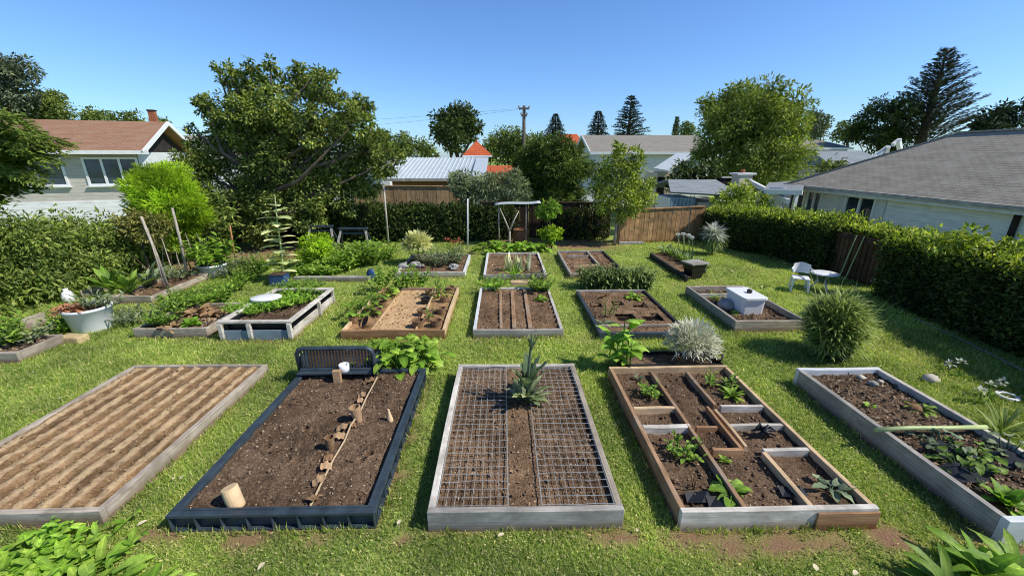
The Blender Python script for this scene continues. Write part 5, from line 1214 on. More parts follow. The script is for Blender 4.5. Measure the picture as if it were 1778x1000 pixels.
hedge('taller clipped hedge along the right edge of the photo', [(6.95, 7.05), (6.85, 6.0), (6.62, 3.2), (6.5, 2.0)], .9, 1.35, 'hedge leaf', .07, .035, 402, 'clipped hedges on the right', side=1, toph=[1.05, 1.1, 1.1, 1.1], topleaf='bright hedge leaf')
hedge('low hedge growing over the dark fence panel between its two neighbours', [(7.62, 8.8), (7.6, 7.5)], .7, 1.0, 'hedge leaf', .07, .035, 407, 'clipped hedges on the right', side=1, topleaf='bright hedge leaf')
# bright shrub growing through the hedge top at right
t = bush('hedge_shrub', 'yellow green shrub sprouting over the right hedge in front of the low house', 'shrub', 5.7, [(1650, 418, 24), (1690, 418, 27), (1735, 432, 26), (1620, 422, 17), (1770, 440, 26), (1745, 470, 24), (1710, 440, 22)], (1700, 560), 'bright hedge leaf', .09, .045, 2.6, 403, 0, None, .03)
p, q_ = (7.45, 8.75), (7.4, 7.5)
t = thing('wooden_fence', 'brown fence panel darkened for hedge shade in the gap between the two right hedges', 'fence', (7.42, 8.1, 0))
m = MB()
for i in range(10):
    s0 = i/10; m.beam((p[0]+(q_[0]-p[0])*(s0+.05), p[1]+(q_[1]-p[1])*(s0+.05), 0), (p[0]+(q_[0]-p[0])*(s0+.05), p[1]+(q_[1]-p[1])*(s0+.05), (.93+.01*(i % 3))), .1, .018, (1, 0, 0))
part('panel', m, 'shaded fence timber', t, bevel=.003); part('rail', MB().beam((p[0]-.03, p[1], .85), (q_[0]-.03, q_[1], .85), .04, .06), 'deep shade fence timber', t)
for x_, y_, x2, y2, lab in ((7.25, 8.2, 7.3, 8.1, 'left of the two thin canes leaning on the fence in the hedge gap'), (7.22, 8.02, 7.33, 7.95, 'right of the two thin canes leaning on the fence in the hedge gap')):
    solo('garden_cane', MB().tube([(x_, y_, 0), (x2, y2, .95)], [.014, .01], 6), 'bamboo', lab, 'cane', (x_, y_, 0), 'canes leaning in the hedge gap')
a, b = G(1590, 553, .02), G(1778, 644, .02)
solo('lawn_edging', MB().tube([a, (a+b)/2+np.array((.03, 0, 0)), b], .016, 6), 'slate grey timber', 'thin grey edging rail along the foot of the right hedge', 'edging', (a+b)/2)

def board_fence(label, p, q, h0, h1, mat, zb=0., bw=.135, gap=.012, postn=3, capb=True, base=None):
    p = np.array((*p, zb)); q = np.array((*q, zb)); ln = np.linalg.norm(q-p); n = int(ln/(bw+gap)); d = unit(q-p); nr = np.array((d[1], -d[0], 0))
    t = thing('wooden_fence', label, 'fence', (p+q)/2); m = MB(); r = random.Random(n)
    for i in range(n):
        c = p+d*(i+.5)*ln/n+nr*r.uniform(-.006, .006); h = h0+(h1-h0)*(i+.5)/n+r.uniform(-.012, .012)
        m.beam(c+np.array((r.uniform(-.004, .004), 0, 0)), c+np.array((r.uniform(-.01, .01), 0, h)),   .018, bw, d)
    part('panel', m, mat, t)
    for i in range(postn+1):
        c = p+d*ln*i/postn-nr*.06; part('post', MB().beam(c, c+np.array((0, 0, (h0+(h1-h0)*i/postn)+.03)), .09, .09, d), mat, t)
    for z in (.25, .8): part('rail', MB().beam(p-nr*.03+np.array((0, 0, z*h0)), q-nr*.03+np.array((0, 0, z*h1)), .04, .08), mat, t)
    if capb: part('cap_board', MB().beam(p+np.array((0, 0, h0+.02)), q+np.array((0, 0, h1+.02)), .09, .03), mat, t)
    return t
board_fence('sunlit reddish brown board fence beside the right hedge', (3.5, 11.95), (6.15, 12.35), .98, 1.04, 'fence timber')
solo('stone_kerb', MB().beam((3.45, 11.8, .03), (4.2, 11.85, .03), .1, .1), 'grey stone', 'grey kerb stone at the foot of the sunlit fence', 'kerb', (3.8, 11.8, 0), bevel=.01)
board_fence('dark shaded board fence behind the tin shelter and the sapling', (-.7, 12.9), (3.4, 12.9), 1.12, 1.1, 'deep shade fence timber', postn=4, gap=.001)
board_fence('pale weathered board fence seen above the back hedge', (-5.2, 14.6), (-1.6, 14.6), 2.47, 2.44, 'pale fence timber', zb=-.95, postn=3, capb=True)
hedge('dark back hedge across the rear of the garden below the pale fence', [(-5.6, 12.2), (-3.4, 12.25), (-.6, 12.35)], .8, 1.2, 'dark hedge leaf', .1, .05, 404, None, lai=2.6, side=1, toph=[.92, 1.0, .98])
hedge('dark ivy clad screen between the back hedge and the rusty barrel', [(-.75, 12.45), (.35, 12.55)], .25, .95, 'dark hedge leaf', .09, .05, 408, None, lai=1.8, side=1)
hedge('dark clipped hedge beneath the yew at the back of the garden', [(1.35, 12.5), (3.2, 12.4)], .3, .9, 'dark hedge leaf', .1, .05, 405, None, lai=1.3, side=1)
hedge('shaded hedge under the large tree at the back left', [(-9.6, 12.2), (-5.6, 12.6)], .8, 1.3, 'dark hedge leaf', .1, .05, 406, None, lai=2.2, side=1)

# poles, shelter, barrel, branch
for u, v, vt, r, mt, lab in ((675, 428, 322, .032, 'pale bark', 'slim leaning pole beside the vegetables in front of the back hedge'), (812, 432, 345, .024, 'white paint', 'tall white pole behind the flowering bed'), (409, 452, 390, .022, 'terracotta', 'thin reddish stake in the shade of the large tree')):
    g = G(u, v, 0); tp = A(u-(9 if u == 675 else 10 if u == 409 else 0), vt, g[1]); solo('pole', MB().tube([g, (g+tp)/2, tp], [r, r*.9, r*.8], 8), mt, lab, 'pole', g, 'poles at the back of the garden', smooth=True)
Ys = 11.7
t = thing('tin_shelter', 'open shelter with a thin curved tin roof on two slim posts', 'shelter', (A(900, 415, Ys)[0], Ys, 0))
for u, v in ((866, 356), (914, 354)):
    tp = A(u, v, Ys); part('post', MB().tube([(tp[0], Ys, 0), tp], .022, 7), 'pale bark', t, True)
m = MB(); nn = 10; V = []
for i in range(nn+1):
    u = 859+(938-859)*i/nn; z = A(u, 354-1.0*math.sin(i/nn*PI*2)-4*i/nn, Ys)[2]; x = A(u, 353, Ys)[0]
    V += [(x, Ys-.2, z), (x, Ys+.35, z-.01)]
V = np.array(V); V = np.concatenate((V, V-np.array((0, 0, .025)))); k = 2*(nn+1)
fs = [(2*i, 2*i+2, 2*i+3, 2*i+1) for i in range(nn)]+[(k+2*i, k+2*i+1, k+2*i+3, k+2*i+2) for i in range(nn)]+[(2*i, k+2*i, k+2*i+2, 2*i+2) for i in range(nn)]+[(2*i+1, 2*i+3, k+2*i+3, k+2*i+1) for i in range(nn)]+[(0, 1, k+1, k), (2*nn, k+2*nn, k+2*nn+1, 2*nn+1)]
m.add(V, fs); part('roof', m, 'zinc sheet', t, True)
g = G(903, 419, 0)+np.array((0, -.35, 0)); zt = A(903, 398, g[1])[2]; r = 13*S(903, 410, g[1])
t = thing('rusty_barrel', 'rust brown barrel under the tin shelter', 'barrel', g)
part('drum', MB().lathe(g, [(r*.95, 0), (r, .02), (r, zt*.33), (r*1.04, zt*.36), (r, zt*.39), (r, zt*.66), (r*1.04, zt*.69), (r, zt*.72), (r, zt-.02), (r*1.05, zt), (r*.9, zt), (r*.88, zt-.05), (.001, zt-.05)], 22), 'rust barrel', t)
g = G(884, 430, 0); Yb = g[1]
m = MB().tube([g, A(885, 402, Yb)], [.04, .03], 7); m.tube([A(885, 402, Yb), A(891, 385, Yb), A(901, 366, Yb)], [.03, .024, .012], 7); m.tube([A(885, 402, Yb), A(878, 385, Yb), A(868, 362, Yb)], [.028, .022, .012], 7)
solo('forked_branch', m, 'pale bark', 'forked bare branch standing upright under the tin shelter', 'branch', g, smooth=True)
# topiary
for k, (Y_, lobes, bu, lab) in enumerate(((11.6, [(952, 364, 17), (941, 366, 12), (964, 363, 13), (952, 373, 11)], (955, 430), 'upper cloud pruned shrub right of the tin shelter'), (11.2, [(957, 404, 14), (946, 405, 10), (968, 405, 10)], (957, 432), 'lower cloud pruned shrub right of the rusty barrel'))):
    bush('cloud_shrub', lab, 'shrub', Y_, lobes, bu, 'lime leaf' if k else 'squash leaf', .09, .04, 4, 410+k, 0, 'cloud pruned shrubs by the shelter')
# trestles
for k, (u0, u1, v0, Y_, lab) in enumerate(((535, 578, 393, 11.0, 'left of two dark trestles in the shade of the large tree'), (588, 638, 397, 10.8, 'right of two dark trestles in the shade of the large tree'))):
    a, b = A(u0, v0, Y_), A(u1, v0, Y_); t = thing('trestle', lab, 'trestle', ((a[0]+b[0])/2, Y_, 0), 'dark trestles under the large tree')
    part('top_bar', MB().beam(a, b, .1, .05), 'navy plastic', t, bevel=.005)
    part('rail', MB().beam(a+np.array((.02, 0, -.12)), b+np.array((-.02, 0, -.12)), .04, .05), 'navy plastic', t, bevel=.004)
    for e, sx in ((a, -1), (b, 1)):
        for sy in (-1, 1): part('leg', MB().beam(e+np.array((-sx*.06, 0, -.03)), (e[0]+sx*.08, Y_+sy*.28, 0), .045, .045, (0, 1, 0)), 'slate grey timber' if sy < 0 else 'navy plastic', t)

# ================================================================== TREES
tree('large_tree', 'large spreading dark leaved tree at the back left of the garden', 'tree', 11.6,
     [(410, 150, 24), (395, 125, 20), (440, 145, 29), (480, 150, 34), (510, 142, 24), (535, 148, 34), (575, 150, 27), (600, 190, 34), (625, 215, 32), (640, 260, 37), (665, 285, 27), (600, 265, 45), (545, 215, 50), (480, 215, 53), (420, 205, 42), (365, 195, 22), (350, 182, 16), (375, 240, 40), (345, 265, 29), (360, 295, 37), (430, 285, 56), (510, 290, 56), (570, 320, 45), (625, 325, 29), (400, 345, 40), (470, 350, 46), (540, 365, 35), (350, 340, 27), (600, 355, 21), (630, 190, 14), (680, 262, 16), (378, 118, 11), (362, 172, 10), (440, 115, 12), (476, 113, 13), (514, 118, 12), (558, 126, 12), (574, 128, 10), (640, 182, 12), (615, 170, 10), (340, 175, 8), (392, 140, 10), (660, 230, 12), (690, 275, 12), (335, 225, 10), (455, 250, 46), (540, 275, 46), (500, 335, 44), (420, 330, 42), (560, 215, 40), (450, 205, 36), (600, 310, 36), (380, 290, 34), (470, 390, 36), (400, 385, 34)],
     (455, 430), 'tree leaf', .095, .045, .16, 3.6, 501, dy=.9, jit=.5, dk=30, core=.1)
tree('sapling', 'slender young tree with upright feathery branches at the back right', 'tree', 11.7,
     [(1072, 255, 12), (1075, 275, 18), (1062, 300, 26), (1095, 305, 28), (1108, 262, 9), (1106, 280, 12), (1120, 330, 20), (1045, 325, 22), (1080, 335, 34), (1110, 345, 24), (1050, 350, 22), (1128, 318, 10), (1040, 300, 12), (1085, 362, 22)], (1066, 432), 'sapling leaf', .12, .04, .045, 3.0, 502, bark='pale bark', dy=.6, up=.2, jit=.7)
tree('yew_tree', 'dense dark evergreen with drooping sprays behind the back fence', 'tree', 14.4,
     [(940, 262, 26), (965, 262, 30), (985, 268, 26), (915, 270, 20), (935, 290, 34), (970, 295, 38), (1005, 285, 24), (1020, 292, 14), (905, 285, 18), (950, 320, 38), (985, 320, 34), (920, 315, 26), (1000, 345, 26), (960, 350, 34)], (965, 400), 'yew needle', .16, .035, .12, 4.2, 503, -.9, dy=.6, jit=.6, up=.6)
bush('olive_shrub', 'grey green olive shrub in front of the metal roofed shed', 'shrub', 13.6, [(800, 318, 22), (825, 325, 26), (855, 322, 28), (885, 322, 26), (905, 335, 22), (870, 340, 26), (838, 340, 22), (792, 312, 14), (890, 305, 14), (805, 335, 20)], (850, 400), 'sage leaf', .12, .03, 3.2, 504, -.6, None, .05)
bush('lime_bush', 'large round lime green bush at the left above the hedge', 'shrub', 9.6, [(283, 340, 58), (255, 340, 38), (310, 360, 42), (330, 380, 26), (275, 320, 40), (295, 385, 44), (325, 350, 26)], (290, 440), 'lime leaf', .1, .02, 7, 505, 0, None, .05, jit=.5, up=.1, droop=-.1)
bush('brown_tipped_shrub', 'brownish olive shrub in front of the large lime bush', 'shrub', 8.9, [(245, 388, 28), (275, 395, 24), (222, 395, 26), (262, 410, 22)], (255, 460), 'olive brown leaf', .08, .03, 3.5, 506, 0, None, .04)
bush('laurel_bush', 'bright green bush between the lime bush and the large tree', 'shrub', 10.2, [(370, 350, 26), (385, 375, 24), (365, 385, 22)], (375, 440), 'laurel leaf', .12, .05, 2.6, 507, 0, None, .04)
# left laurel hedge, one long bank of foliage
HB = [(-9.6, 5.0, .8, .9), (-9.3, 5.9, .7, .9), (-9.3, 6.8, .75, .95), (-9.1, 7.6, .7, .95), (-9.0, 8.4, .6, .85), (-8.6, 9.2, .6, .8), (-8.3, 9.9, .55, .7), (-10.3, 5.6, 1.2, 1.0), (-10.4, 6.8, 1.1, .95), (-10.2, 8.0, .8, .8), (-9.8, 9.2, .65, .7), (-10.6, 4.4, 1.2, 1.0), (-9.4, 4.2, .6, .8),
      (-8.5, 5.5, .35, .55), (-8.4, 6.3, .35, .55), (-8.3, 7.1, .35, .55), (-8.15, 7.9, .33, .5), (-11.4, 7.0, 1.3, 1.1), (-11.8, 8.5, .8, .8), (-11.6, 5.5, 1.4, 1.1)]
t = thing('laurel_hedge', 'long untrimmed laurel hedge along the left side of the garden', 'hedge', (-9.4, 7, 0))
part('foliage', cloud(MB(), HB, .095, .034, 3.6, 508, droop=.5, up=.5, dk=40), 'laurel leaf', t)
part('branches', limbs(MB(), (-9.6, 7, 0), HB, .08, 5), 'bark', t, True)
# conifer arching in at the left edge
Yc = 9.0; q = np.random.default_rng(77); P, D, Nn, LL = [], [], [], []; tb = MB()
cb = np.array((A(-60, 300, Yc)[0], Yc, 0)); ct = cb+np.array((0, 0, 3.6)); tb.tube([cb, ct], [.16, .03], 8)
for u, v, drop in ((118, 252, .1), (105, 262, .15), (95, 285, .2), (75, 300, .3), (60, 330, .3), (60, 228, .05), (40, 215, 0), (90, 258, .1), (60, 280, .2), (30, 320, .3), (70, 318, .3), (20, 240, 0), (45, 262, .1), (15, 290, .2), (45, 305, .2), (75, 275, .1), (10, 225, 0), (85, 270, .2), (25, 340, .3), (65, 242, .05), (10, 260, 0), (35, 275, .1), (12, 320, .2)):
    e = A(u, v, Yc+q.uniform(-.8, .8)); s = np.array((cb[0], Yc, e[2]-.15+q.uniform(-.2, .2))); k = 26
    ss = np.linspace(0, 1, k)[:, None]; pts = s+(e-s)*ss+np.array((0, 0, 1))*(.3*np.sin(ss*PI)); tb.tube(pts[::5], [.03, .025, .02, .015, .01, .006][:len(pts[::5])], 5, False)
    for rep in range(16):
        P.append(pts+q.normal(size=(k, 3))*np.array((.05, .1, .04))); az = math.atan2(*(e-s)[[1, 0]]); sa = az+q.uniform(-1., 1., k); D.append(np.stack((np.cos(sa), np.sin(sa), q.uniform(-.6, .1, k)), 1)); Nn.append(q.normal(size=(k, 3))*.4+np.array((0, 0, 1))); LL.append(.24*(.5+.7*q.random(k))*(1.15-.5*ss[:, 0]))
t = thing('cypress_tree', 'dark cypress arching its branches in from the left edge', 'tree', cb)
part('crown', MB().leaves(np.concatenate(P), np.concatenate(D), np.concatenate(Nn), np.concatenate(LL), np.concatenate(LL)*.3), 'cypress needle', t); part('trunk', tb, 'bark', t, True)

# beyond the garden
far = 'trees beyond the garden'
tree('round_tree', 'dark round tree on a short trunk behind the turret roof', 'tree', 38, [(790, 205, 26), (770, 205, 20), (812, 205, 20), (800, 195, 20), (775, 222, 24), (812, 225, 24), (792, 235, 28), (765, 232, 16), (826, 220, 13), (790, 250, 18)], (790, 300), 'dark tree leaf', .3, .15, .35, 3.6, 511, -1, far)
tree('broad_tree', 'large broad olive green tree left of the low house on the right', 'tree', 21, [(1300, 185, 42), (1265, 195, 36), (1335, 195, 42), (1365, 215, 30), (1240, 215, 30), (1290, 225, 60), (1345, 245, 50), (1245, 245, 36), (1310, 275, 56), (1365, 265, 32), (1230, 270, 26), (1270, 290, 40), (1335, 295, 36), (1300, 160, 22), (1340, 165, 22), (1270, 165, 20), (1235, 180, 18), (1380, 235, 16)], (1295, 350), 'olive tree leaf', .17, .06, .3, 3.4, 512, -1, far, up=.15, jit=.6)
for k, (Y_, lobes, bu, lf, L_, lab) in enumerate((
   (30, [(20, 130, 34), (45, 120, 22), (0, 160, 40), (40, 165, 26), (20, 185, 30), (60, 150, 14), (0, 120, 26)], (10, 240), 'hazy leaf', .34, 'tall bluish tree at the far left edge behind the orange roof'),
   (32, [(80, 175, 20), (100, 190, 28), (75, 200, 28), (130, 200, 22), (150, 205, 18), (90, 165, 12), (55, 205, 24)], (100, 250), 'bg leaf', .32, 'green tree rising behind the left half of the orange roof'),
   (40, [(180, 207, 18), (200, 208, 14), (172, 200, 10), (160, 212, 14)], (185, 250), 'bg leaf', .4, 'small tree showing over the middle of the orange roof'),
   (42, [(245, 208, 16), (262, 212, 13), (285, 215, 11), (235, 216, 12)], (250, 250), 'bg leaf', .4, 'small tree showing beside the brick chimney'),
   (34, [(700, 250, 22), (670, 255, 26), (730, 258, 20), (705, 268, 24), (745, 268, 18), (650, 240, 22), (640, 268, 22)], (705, 320), 'bg leaf', .34, 'low green trees between the large tree and the round tree'),
   (44, [(870, 245, 24), (895, 240, 20), (855, 255, 18), (915, 250, 20), (880, 262, 28), (845, 268, 20), (905, 270, 24)], (880, 320), 'bg leaf', .42, 'green tree behind the turret and the telephone pole'),
   (52, [(935, 248, 18), (925, 262, 20), (955, 255, 16)], (935, 310), 'bg leaf', .45, 'green tree just right of the telephone pole'),
   (55, [(1192, 222, 12), (1200, 230, 12), (1185, 232, 10)], (1192, 290), 'bg leaf', .45, 'small tree between the grey spire and the broad olive tree'),
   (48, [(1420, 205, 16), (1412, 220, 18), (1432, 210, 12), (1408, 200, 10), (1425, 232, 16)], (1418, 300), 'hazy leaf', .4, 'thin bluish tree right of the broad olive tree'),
   (50, [(1460, 225, 13), (1475, 232, 13), (1490, 230, 12), (1448, 235, 12), (1465, 216, 6)], (1465, 300), 'bg leaf', .4, 'low brownish tree between the bluish tree and the dark trees'),
   (34, [(1530, 190, 22), (1550, 200, 26), (1520, 215, 26), (1550, 230, 30), (1515, 240, 26), (1500, 235, 18), (1560, 185, 18), (1540, 250, 26), (1505, 215, 16)], (1530, 320), 'dark tree leaf', .34, 'dense dark tree left of the tall spruce'),
   (30, [(1740, 210, 22), (1770, 205, 24), (1715, 215, 22), (1755, 190, 14), (1785, 190, 24), (1700, 225, 16), (1730, 225, 20)], (1745, 320), 'conifer needle', .4, 'dark windswept cypress at the right edge behind the grey roof'),
   (17, [(1425, 290, 13), (1445, 285, 13), (1437, 298, 10)], (1435, 330), 'bg leaf', .2, 'small green shrub in front of the slate roof on the right'))):
    tree('background_tree', lab, 'tree', Y_, lobes, bu, lf, L_*.66, L_*.3, .14, 3.2, 520+k, -1, far)
for k, (Y_, u, vt, hw, vb, lf, up, dr, lab, lv) in enumerate(((33, 1646, 84, 74, 256, 'blue conifer needle', .6, .05, 'tall spruce with upswept branches behind the grey roof', 22), (42, 1097, 165, 34, 246, 'conifer needle', .35, .15, 'middle sized spruce above the taupe roof, rightmost of three', 17),
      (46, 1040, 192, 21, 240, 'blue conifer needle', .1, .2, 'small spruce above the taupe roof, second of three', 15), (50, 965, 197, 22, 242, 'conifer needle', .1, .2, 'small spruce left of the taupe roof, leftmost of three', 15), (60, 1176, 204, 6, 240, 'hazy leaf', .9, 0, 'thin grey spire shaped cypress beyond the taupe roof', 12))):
    conifer('spruce_tree', lab, Y_, u, vt, hw, vb, lf, 540+k, -1, dr, up, lv, .8, far, 0, max(.3, hw*S(u, vb, Y_)*.11))
bush('yellow_shrub', 'yellow green shrub behind the hedge in front of the brick chimney', 'shrub', 14.2, [(1270, 340, 20), (1290, 330, 16), (1300, 348, 18), (1250, 350, 14), (1325, 352, 14)], (1280, 400), 'bright hedge leaf', .11, .05, 3, 560, -.8)
bush('shadow_shrub', 'dark shrub under the eave of the broad olive tree', 'shrub', 19, [(1185, 300, 20), (1205, 310, 24), (1230, 300, 22), (1175, 320, 18)], (1200, 350), 'dark tree leaf', .2, .1, 3, 561, -1)

# ================================================================== BUILDINGS
class House:
    def __init__(s, name, label, loc, rz, cat='house'):
        s.t = thing(name, label, cat, loc); s.R = rotz(rz); s.o = np.array(loc, float)
    def p(s, name, mb, mat, bevel=0., sm=False, label=None):
        mb.xform(s.R, s.o); return part(name, mb, mat, s.t, sm, bevel, label)
    def sub(s, name, mb, mat, parent, bevel=0.):
        mb.xform(s.R, s.o); o = part(name, mb, mat, s.t, False, bevel); o.parent = parent; return o
def window(h, x0, x1, z0, z1, y, nx=2, fr=.07, mat='white paint', sill=True):
    """window in a wall facing -y (local)"""
    m = MB()
    m.box(((x0+x1)/2, y-.02, z1-fr/2), (x1-x0, .07, fr)); m.box(((x0+x1)/2, y-.02, z0+fr/2), (x1-x0, .07, fr))
    for i in range(nx+1):
        xx = x0+fr/2+(x1-x0-fr)*i/nx; m.box((xx, y-.021, (z0+z1)/2), (fr, .066, z1-z0-2*fr-.002))
    w = h.p('window', m, mat)
    h.sub('pane', MB().box(((x0+x1)/2, y+.0, (z0+z1)/2), (x1-x0-.02, .012, z1-z0-.02)), 'window glass', w)
    if sill: h.sub('sill', MB().box(((x0+x1)/2, y-.06, z0-.025), (x1-x0+.12, .14, .045)), mat, w)
    return w
# --- left house: orange roof
fr0 = A(248, 262, 20.0); zE = fr0[2]
h = House('bungalow', 'white bungalow with an orange shingle roof and wide windows at the left', (fr0[0], 20.0, -1.), .28)
E_ = zE+1.; Wd, Dp, rise = 12., 6.2, 1.45; ov = .45
h.p('wall', MB().box((-Wd/2-ov, Dp/2, (E_-1.5)/2+1.5-.03), (Wd-.1, Dp-2*ov, E_-1.5-.06)), 'grey lap siding')  # grey of the upper wall carries the shade of the eave
h.p('wall', MB().box((-Wd/2-ov, Dp/2-.01, .72), (Wd-.02, Dp-2*ov+.14, 1.6)), 'white shingle siding', label='white shingled lower wall')
m = MB(); m.add([(-ov-.04, ov, E_-.06), (-ov-.04, Dp-ov, E_-.06), (-ov-.04, Dp/2, E_+rise-.28)], [(0, 1, 2)]); h.p('gable', m, 'dark wall')
m = MB().box((-ov+.01, Dp/2, E_-.55), (.06, Dp-2*ov, 1.0)); h.p('wall', m, 'blue white paint', label='bright end wall below the gable')
m = MB(); m.slope([(-Wd-ov, -.05, E_), (0, -.05, E_), (0, Dp/2, E_+rise), (-Wd-ov, Dp/2, E_+rise)], .1); m.slope([(0, Dp+.05, E_), (-Wd-ov, Dp+.05, E_), (-Wd-ov, Dp/2, E_+rise+.002), (0, Dp/2, E_+rise+.002)], .1); rf = h.p('roof', m, 'orange shingles')
h.sub('fascia', MB().box((-Wd/2, -.07, E_-.07), (Wd+ov, .05, .17)), 'white paint', rf)
h.sub('bargeboard', MB().beam((.03, -.1, E_-.08), (.03, Dp/2, E_+rise-.06), .05, .2), 'white paint', rf); h.sub('bargeboard', MB().beam((.03, Dp+.1, E_-.08), (.03, Dp/2+.03, E_+rise-.06), .05, .2), 'white paint', rf)
ch = A(268, 212, 23.5); cz = h.R.T @ (np.array((ch[0], 23.5, 0))-h.o)
h.sub('chimney', MB().box((cz[0], cz[1], E_+rise+.02), (.28, .28, 1.1)), 'brick', rf)
h.sub('chimney_cap', MB().box((cz[0], cz[1], E_+rise+.6), (.34, .34, .06)), 'dark wall', rf)
window(h, -2.6, -.5, E_-1.55, E_-.28, ov, 3, .09); window(h, -5.4, -3.3, E_-1.55, E_-.28, ov, 2, .09); window(h, -8.2, -6.2, E_-1.55, E_-.28, ov, 2, .09)
# grey roof further behind
g = A(330, 240, 30); h = House('background_house', 'grey roofed house half hidden behind the large tree', (g[0], 30, -1), .2)
h.p('wall', MB().box((0, 3, 1.6), (7, 5.4, 3.2)), 'white lap siding'); m = MB().slope([(-4, 0, 3.3), (4, 0, 3.3), (4, 3, 5.), (-4, 3, 5.)], .1).slope([(4, 6, 3.3), (-4, 6, 3.3), (-4, 3, 5.002), (4, 3, 5.002)], .1); h.p('roof', m, 'taupe shingles')
# white house glimpsed behind big tree
g = A(650, 290, 26); h = House('background_house', 'white house glimpsed through the right side of the large tree', (g[0], 26, -1), 0)
h.p('wall', MB().box((-1, 2, 1.3), (3.6, 3.6, 2.9)), 'white lap siding'); m = MB().slope([(-3, -.2, 2.75), (1, -.2, 2.75), (1, 2, 3.6), (-3, 2, 3.6)], .1).slope([(1, 4.2, 2.75), (-3, 4.2, 2.75), (-3, 2, 3.602), (1, 2, 3.602)], .1); h.p('roof', m, 'taupe shingles')
# --- metal roofed shed
Ym = 19.; a, b = A(672, 310, Ym), A(832, 308, Ym); zt = A(700, 274, Ym+4)[2]
h = House('shed', 'long brown shed with a pale ribbed metal roof behind the back fence', (a[0], Ym, -1.), 0, 'shed'); Ls = b[0]-a[0]; ze = a[2]+1; zr_ = zt+1
xr0 = A(705, 274, Ym+4)[0]-a[0]; xr1 = A(815, 273, Ym+4)[0]-a[0]
h.p('wall', MB().box((Ls/2, 2.2, ze/2-.04), (Ls-.3, 3.9, ze-.1)), 'rust barrel')
m = MB().slope([(-.15, -.15, ze), (Ls, -.15, ze), (Ls+.1, 4, zr_), (-.15, 4, zr_)], .04).slope([(Ls+.1, 8, ze), (-.15, 8, ze), (-.15, 4, zr_+.002), (Ls+.1, 4, zr_+.002)], .04)
rf = h.p('roof', m, 'zinc sheet')
m = MB()
for i in range(22): m.beam((-.1+(Ls+.05)*i/21, -.14, ze+.015), (-.1+(Ls+.15)*i/21, 3.98, zr_+.015), .03, .035)
h.sub('rib', m, 'zinc sheet', rf)
h.sub('fascia', MB().box((Ls/2, -.17, ze-.06), (Ls+.2, .03, .12)), 'slate grey timber', rf)
a2, b2 = A(818, 306, Ym-.6), A(843, 306, Ym-.6)
h.p('lean_to', MB().slope([(a2[0]-a[0], -.6, a2[2]+1), (b2[0]-a[0], -.6, b2[2]+1), (b2[0]-a[0], 3.6, zr_+.0), (a2[0]-a[0], 3.6, zr_+.0)], .05), 'zinc sheet')
h.p('lean_to_wall', MB().box(((a2[0]+b2[0])/2-a[0], 1.5, (a2[2]+1)/2-.05), (b2[0]-a2[0]-.06, 4.0, a2[2]+.85)), 'white paint')
# turret
Yt = 27.; c = A(828, 270, Yt); hw = 25*S(828, 270, Yt); zp = A(836, 246, Yt)[2]+1; ze = c[2]+1
h = House('turret', 'small turret with a pointed red roof behind the metal shed', (c[0], Yt, -1.), .1, 'turret')
h.p('wall', MB().box((0, 0, ze/2), (hw*1.5, hw*1.5, ze-.02)), 'cream render')
m = MB()
for k in range(4):
    ca = [(-hw, -hw), (hw, -hw), (hw, hw), (-hw, hw)]; p, q_ = ca[k], ca[(k+1) % 4]; m.slope([(*p, ze), (*q_, ze), (q_[0]*.06, q_[1]*.06, zp), (p[0]*.06, p[1]*.06, zp)])
rf = h.p('roof', m, 'red tiles'); h.sub('finial', MB().lathe((0, 0, zp-.05), [(.1, 0), (.04, .1), (.01, .2)], 8), 'red tiles', rf); h.sub('fascia', MB().box((0, 0, ze-.05), (2*hw, 2*hw, .09)), 'white paint', rf)
m = MB().box((0, -hw*.76, ze-.3), (hw*1.2, .04, .35)); h.p('window', m, 'window glass')
# red low roof
Yr = 22.; a, b = A(843, 300, Yr), A(898, 300, Yr)
h = House('outbuilding', 'low outbuilding with a flat red tiled roof right of the metal shed', (a[0], Yr, -1.), 0, 'outbuilding'); L_ = b[0]-a[0]; zr_ = A(870, 288, Yr+2)[2]+1
h.p('roof', MB().slope([(0, 0, a[2]+1), (L_, 0, a[2]+1), (L_, 2.4, zr_), (0, 2.4, zr_)], .08), 'red tiles'); h.p('wall', MB().box((L_/2, 1.2, a[2]/2+.4), (L_-.1, 2.2, a[2]+.9)), 'brick')
# --- taupe roofed house in the middle
Yh = 30.; e0, e1 = A(1037, 264, Yh), A(1245, 264, Yh); zr_ = A(1010, 235, Yh+3.5)[2]+1; ze = e0[2]+1; L_ = e1[0]-e0[0]
xg = A(1005, 235, Yh+3.5)[0]-e0[0]
h = House('house', 'white house with a long taupe roof in the middle distance', (e0[0], Yh, -1.), 0)
h.p('wall', MB().box((L_/2+.2, 3.5, ze/2), (L_-.4, 6.2, ze-.02)), 'blue white siding')
m = MB(); m.add([(.02, .4, ze-.02), (.02, 6.6, ze-.02), (.02, 3.5, zr_-.15)], [(0, 1, 2)]); h.p('gable', m, 'blue white siding')
m = MB().slope([(-.5, 0, ze), (L_, 0, ze), (L_, 3.5, zr_), (-.5, 3.5, zr_)], .1).slope([(L_, 7, ze), (-.5, 7, ze), (-.5, 3.5, zr_+.002), (L_, 3.5, zr_+.002)], .1); rf = h.p('roof', m, 'taupe shingles')
h.sub('fascia', MB().box((L_/2-.2, -.03, ze-.08), (L_+.6, .05, .18)), 'white paint', rf); h.sub('bargeboard', MB().beam((-.53, -.05, ze-.06), (-.53, 3.5, zr_-.06), .06, .22), 'white paint', rf); h.sub('bargeboard', MB().beam((-.53, 7.05, ze-.06), (-.53, 3.53, zr_-.06), .06, .22), 'white paint', rf)
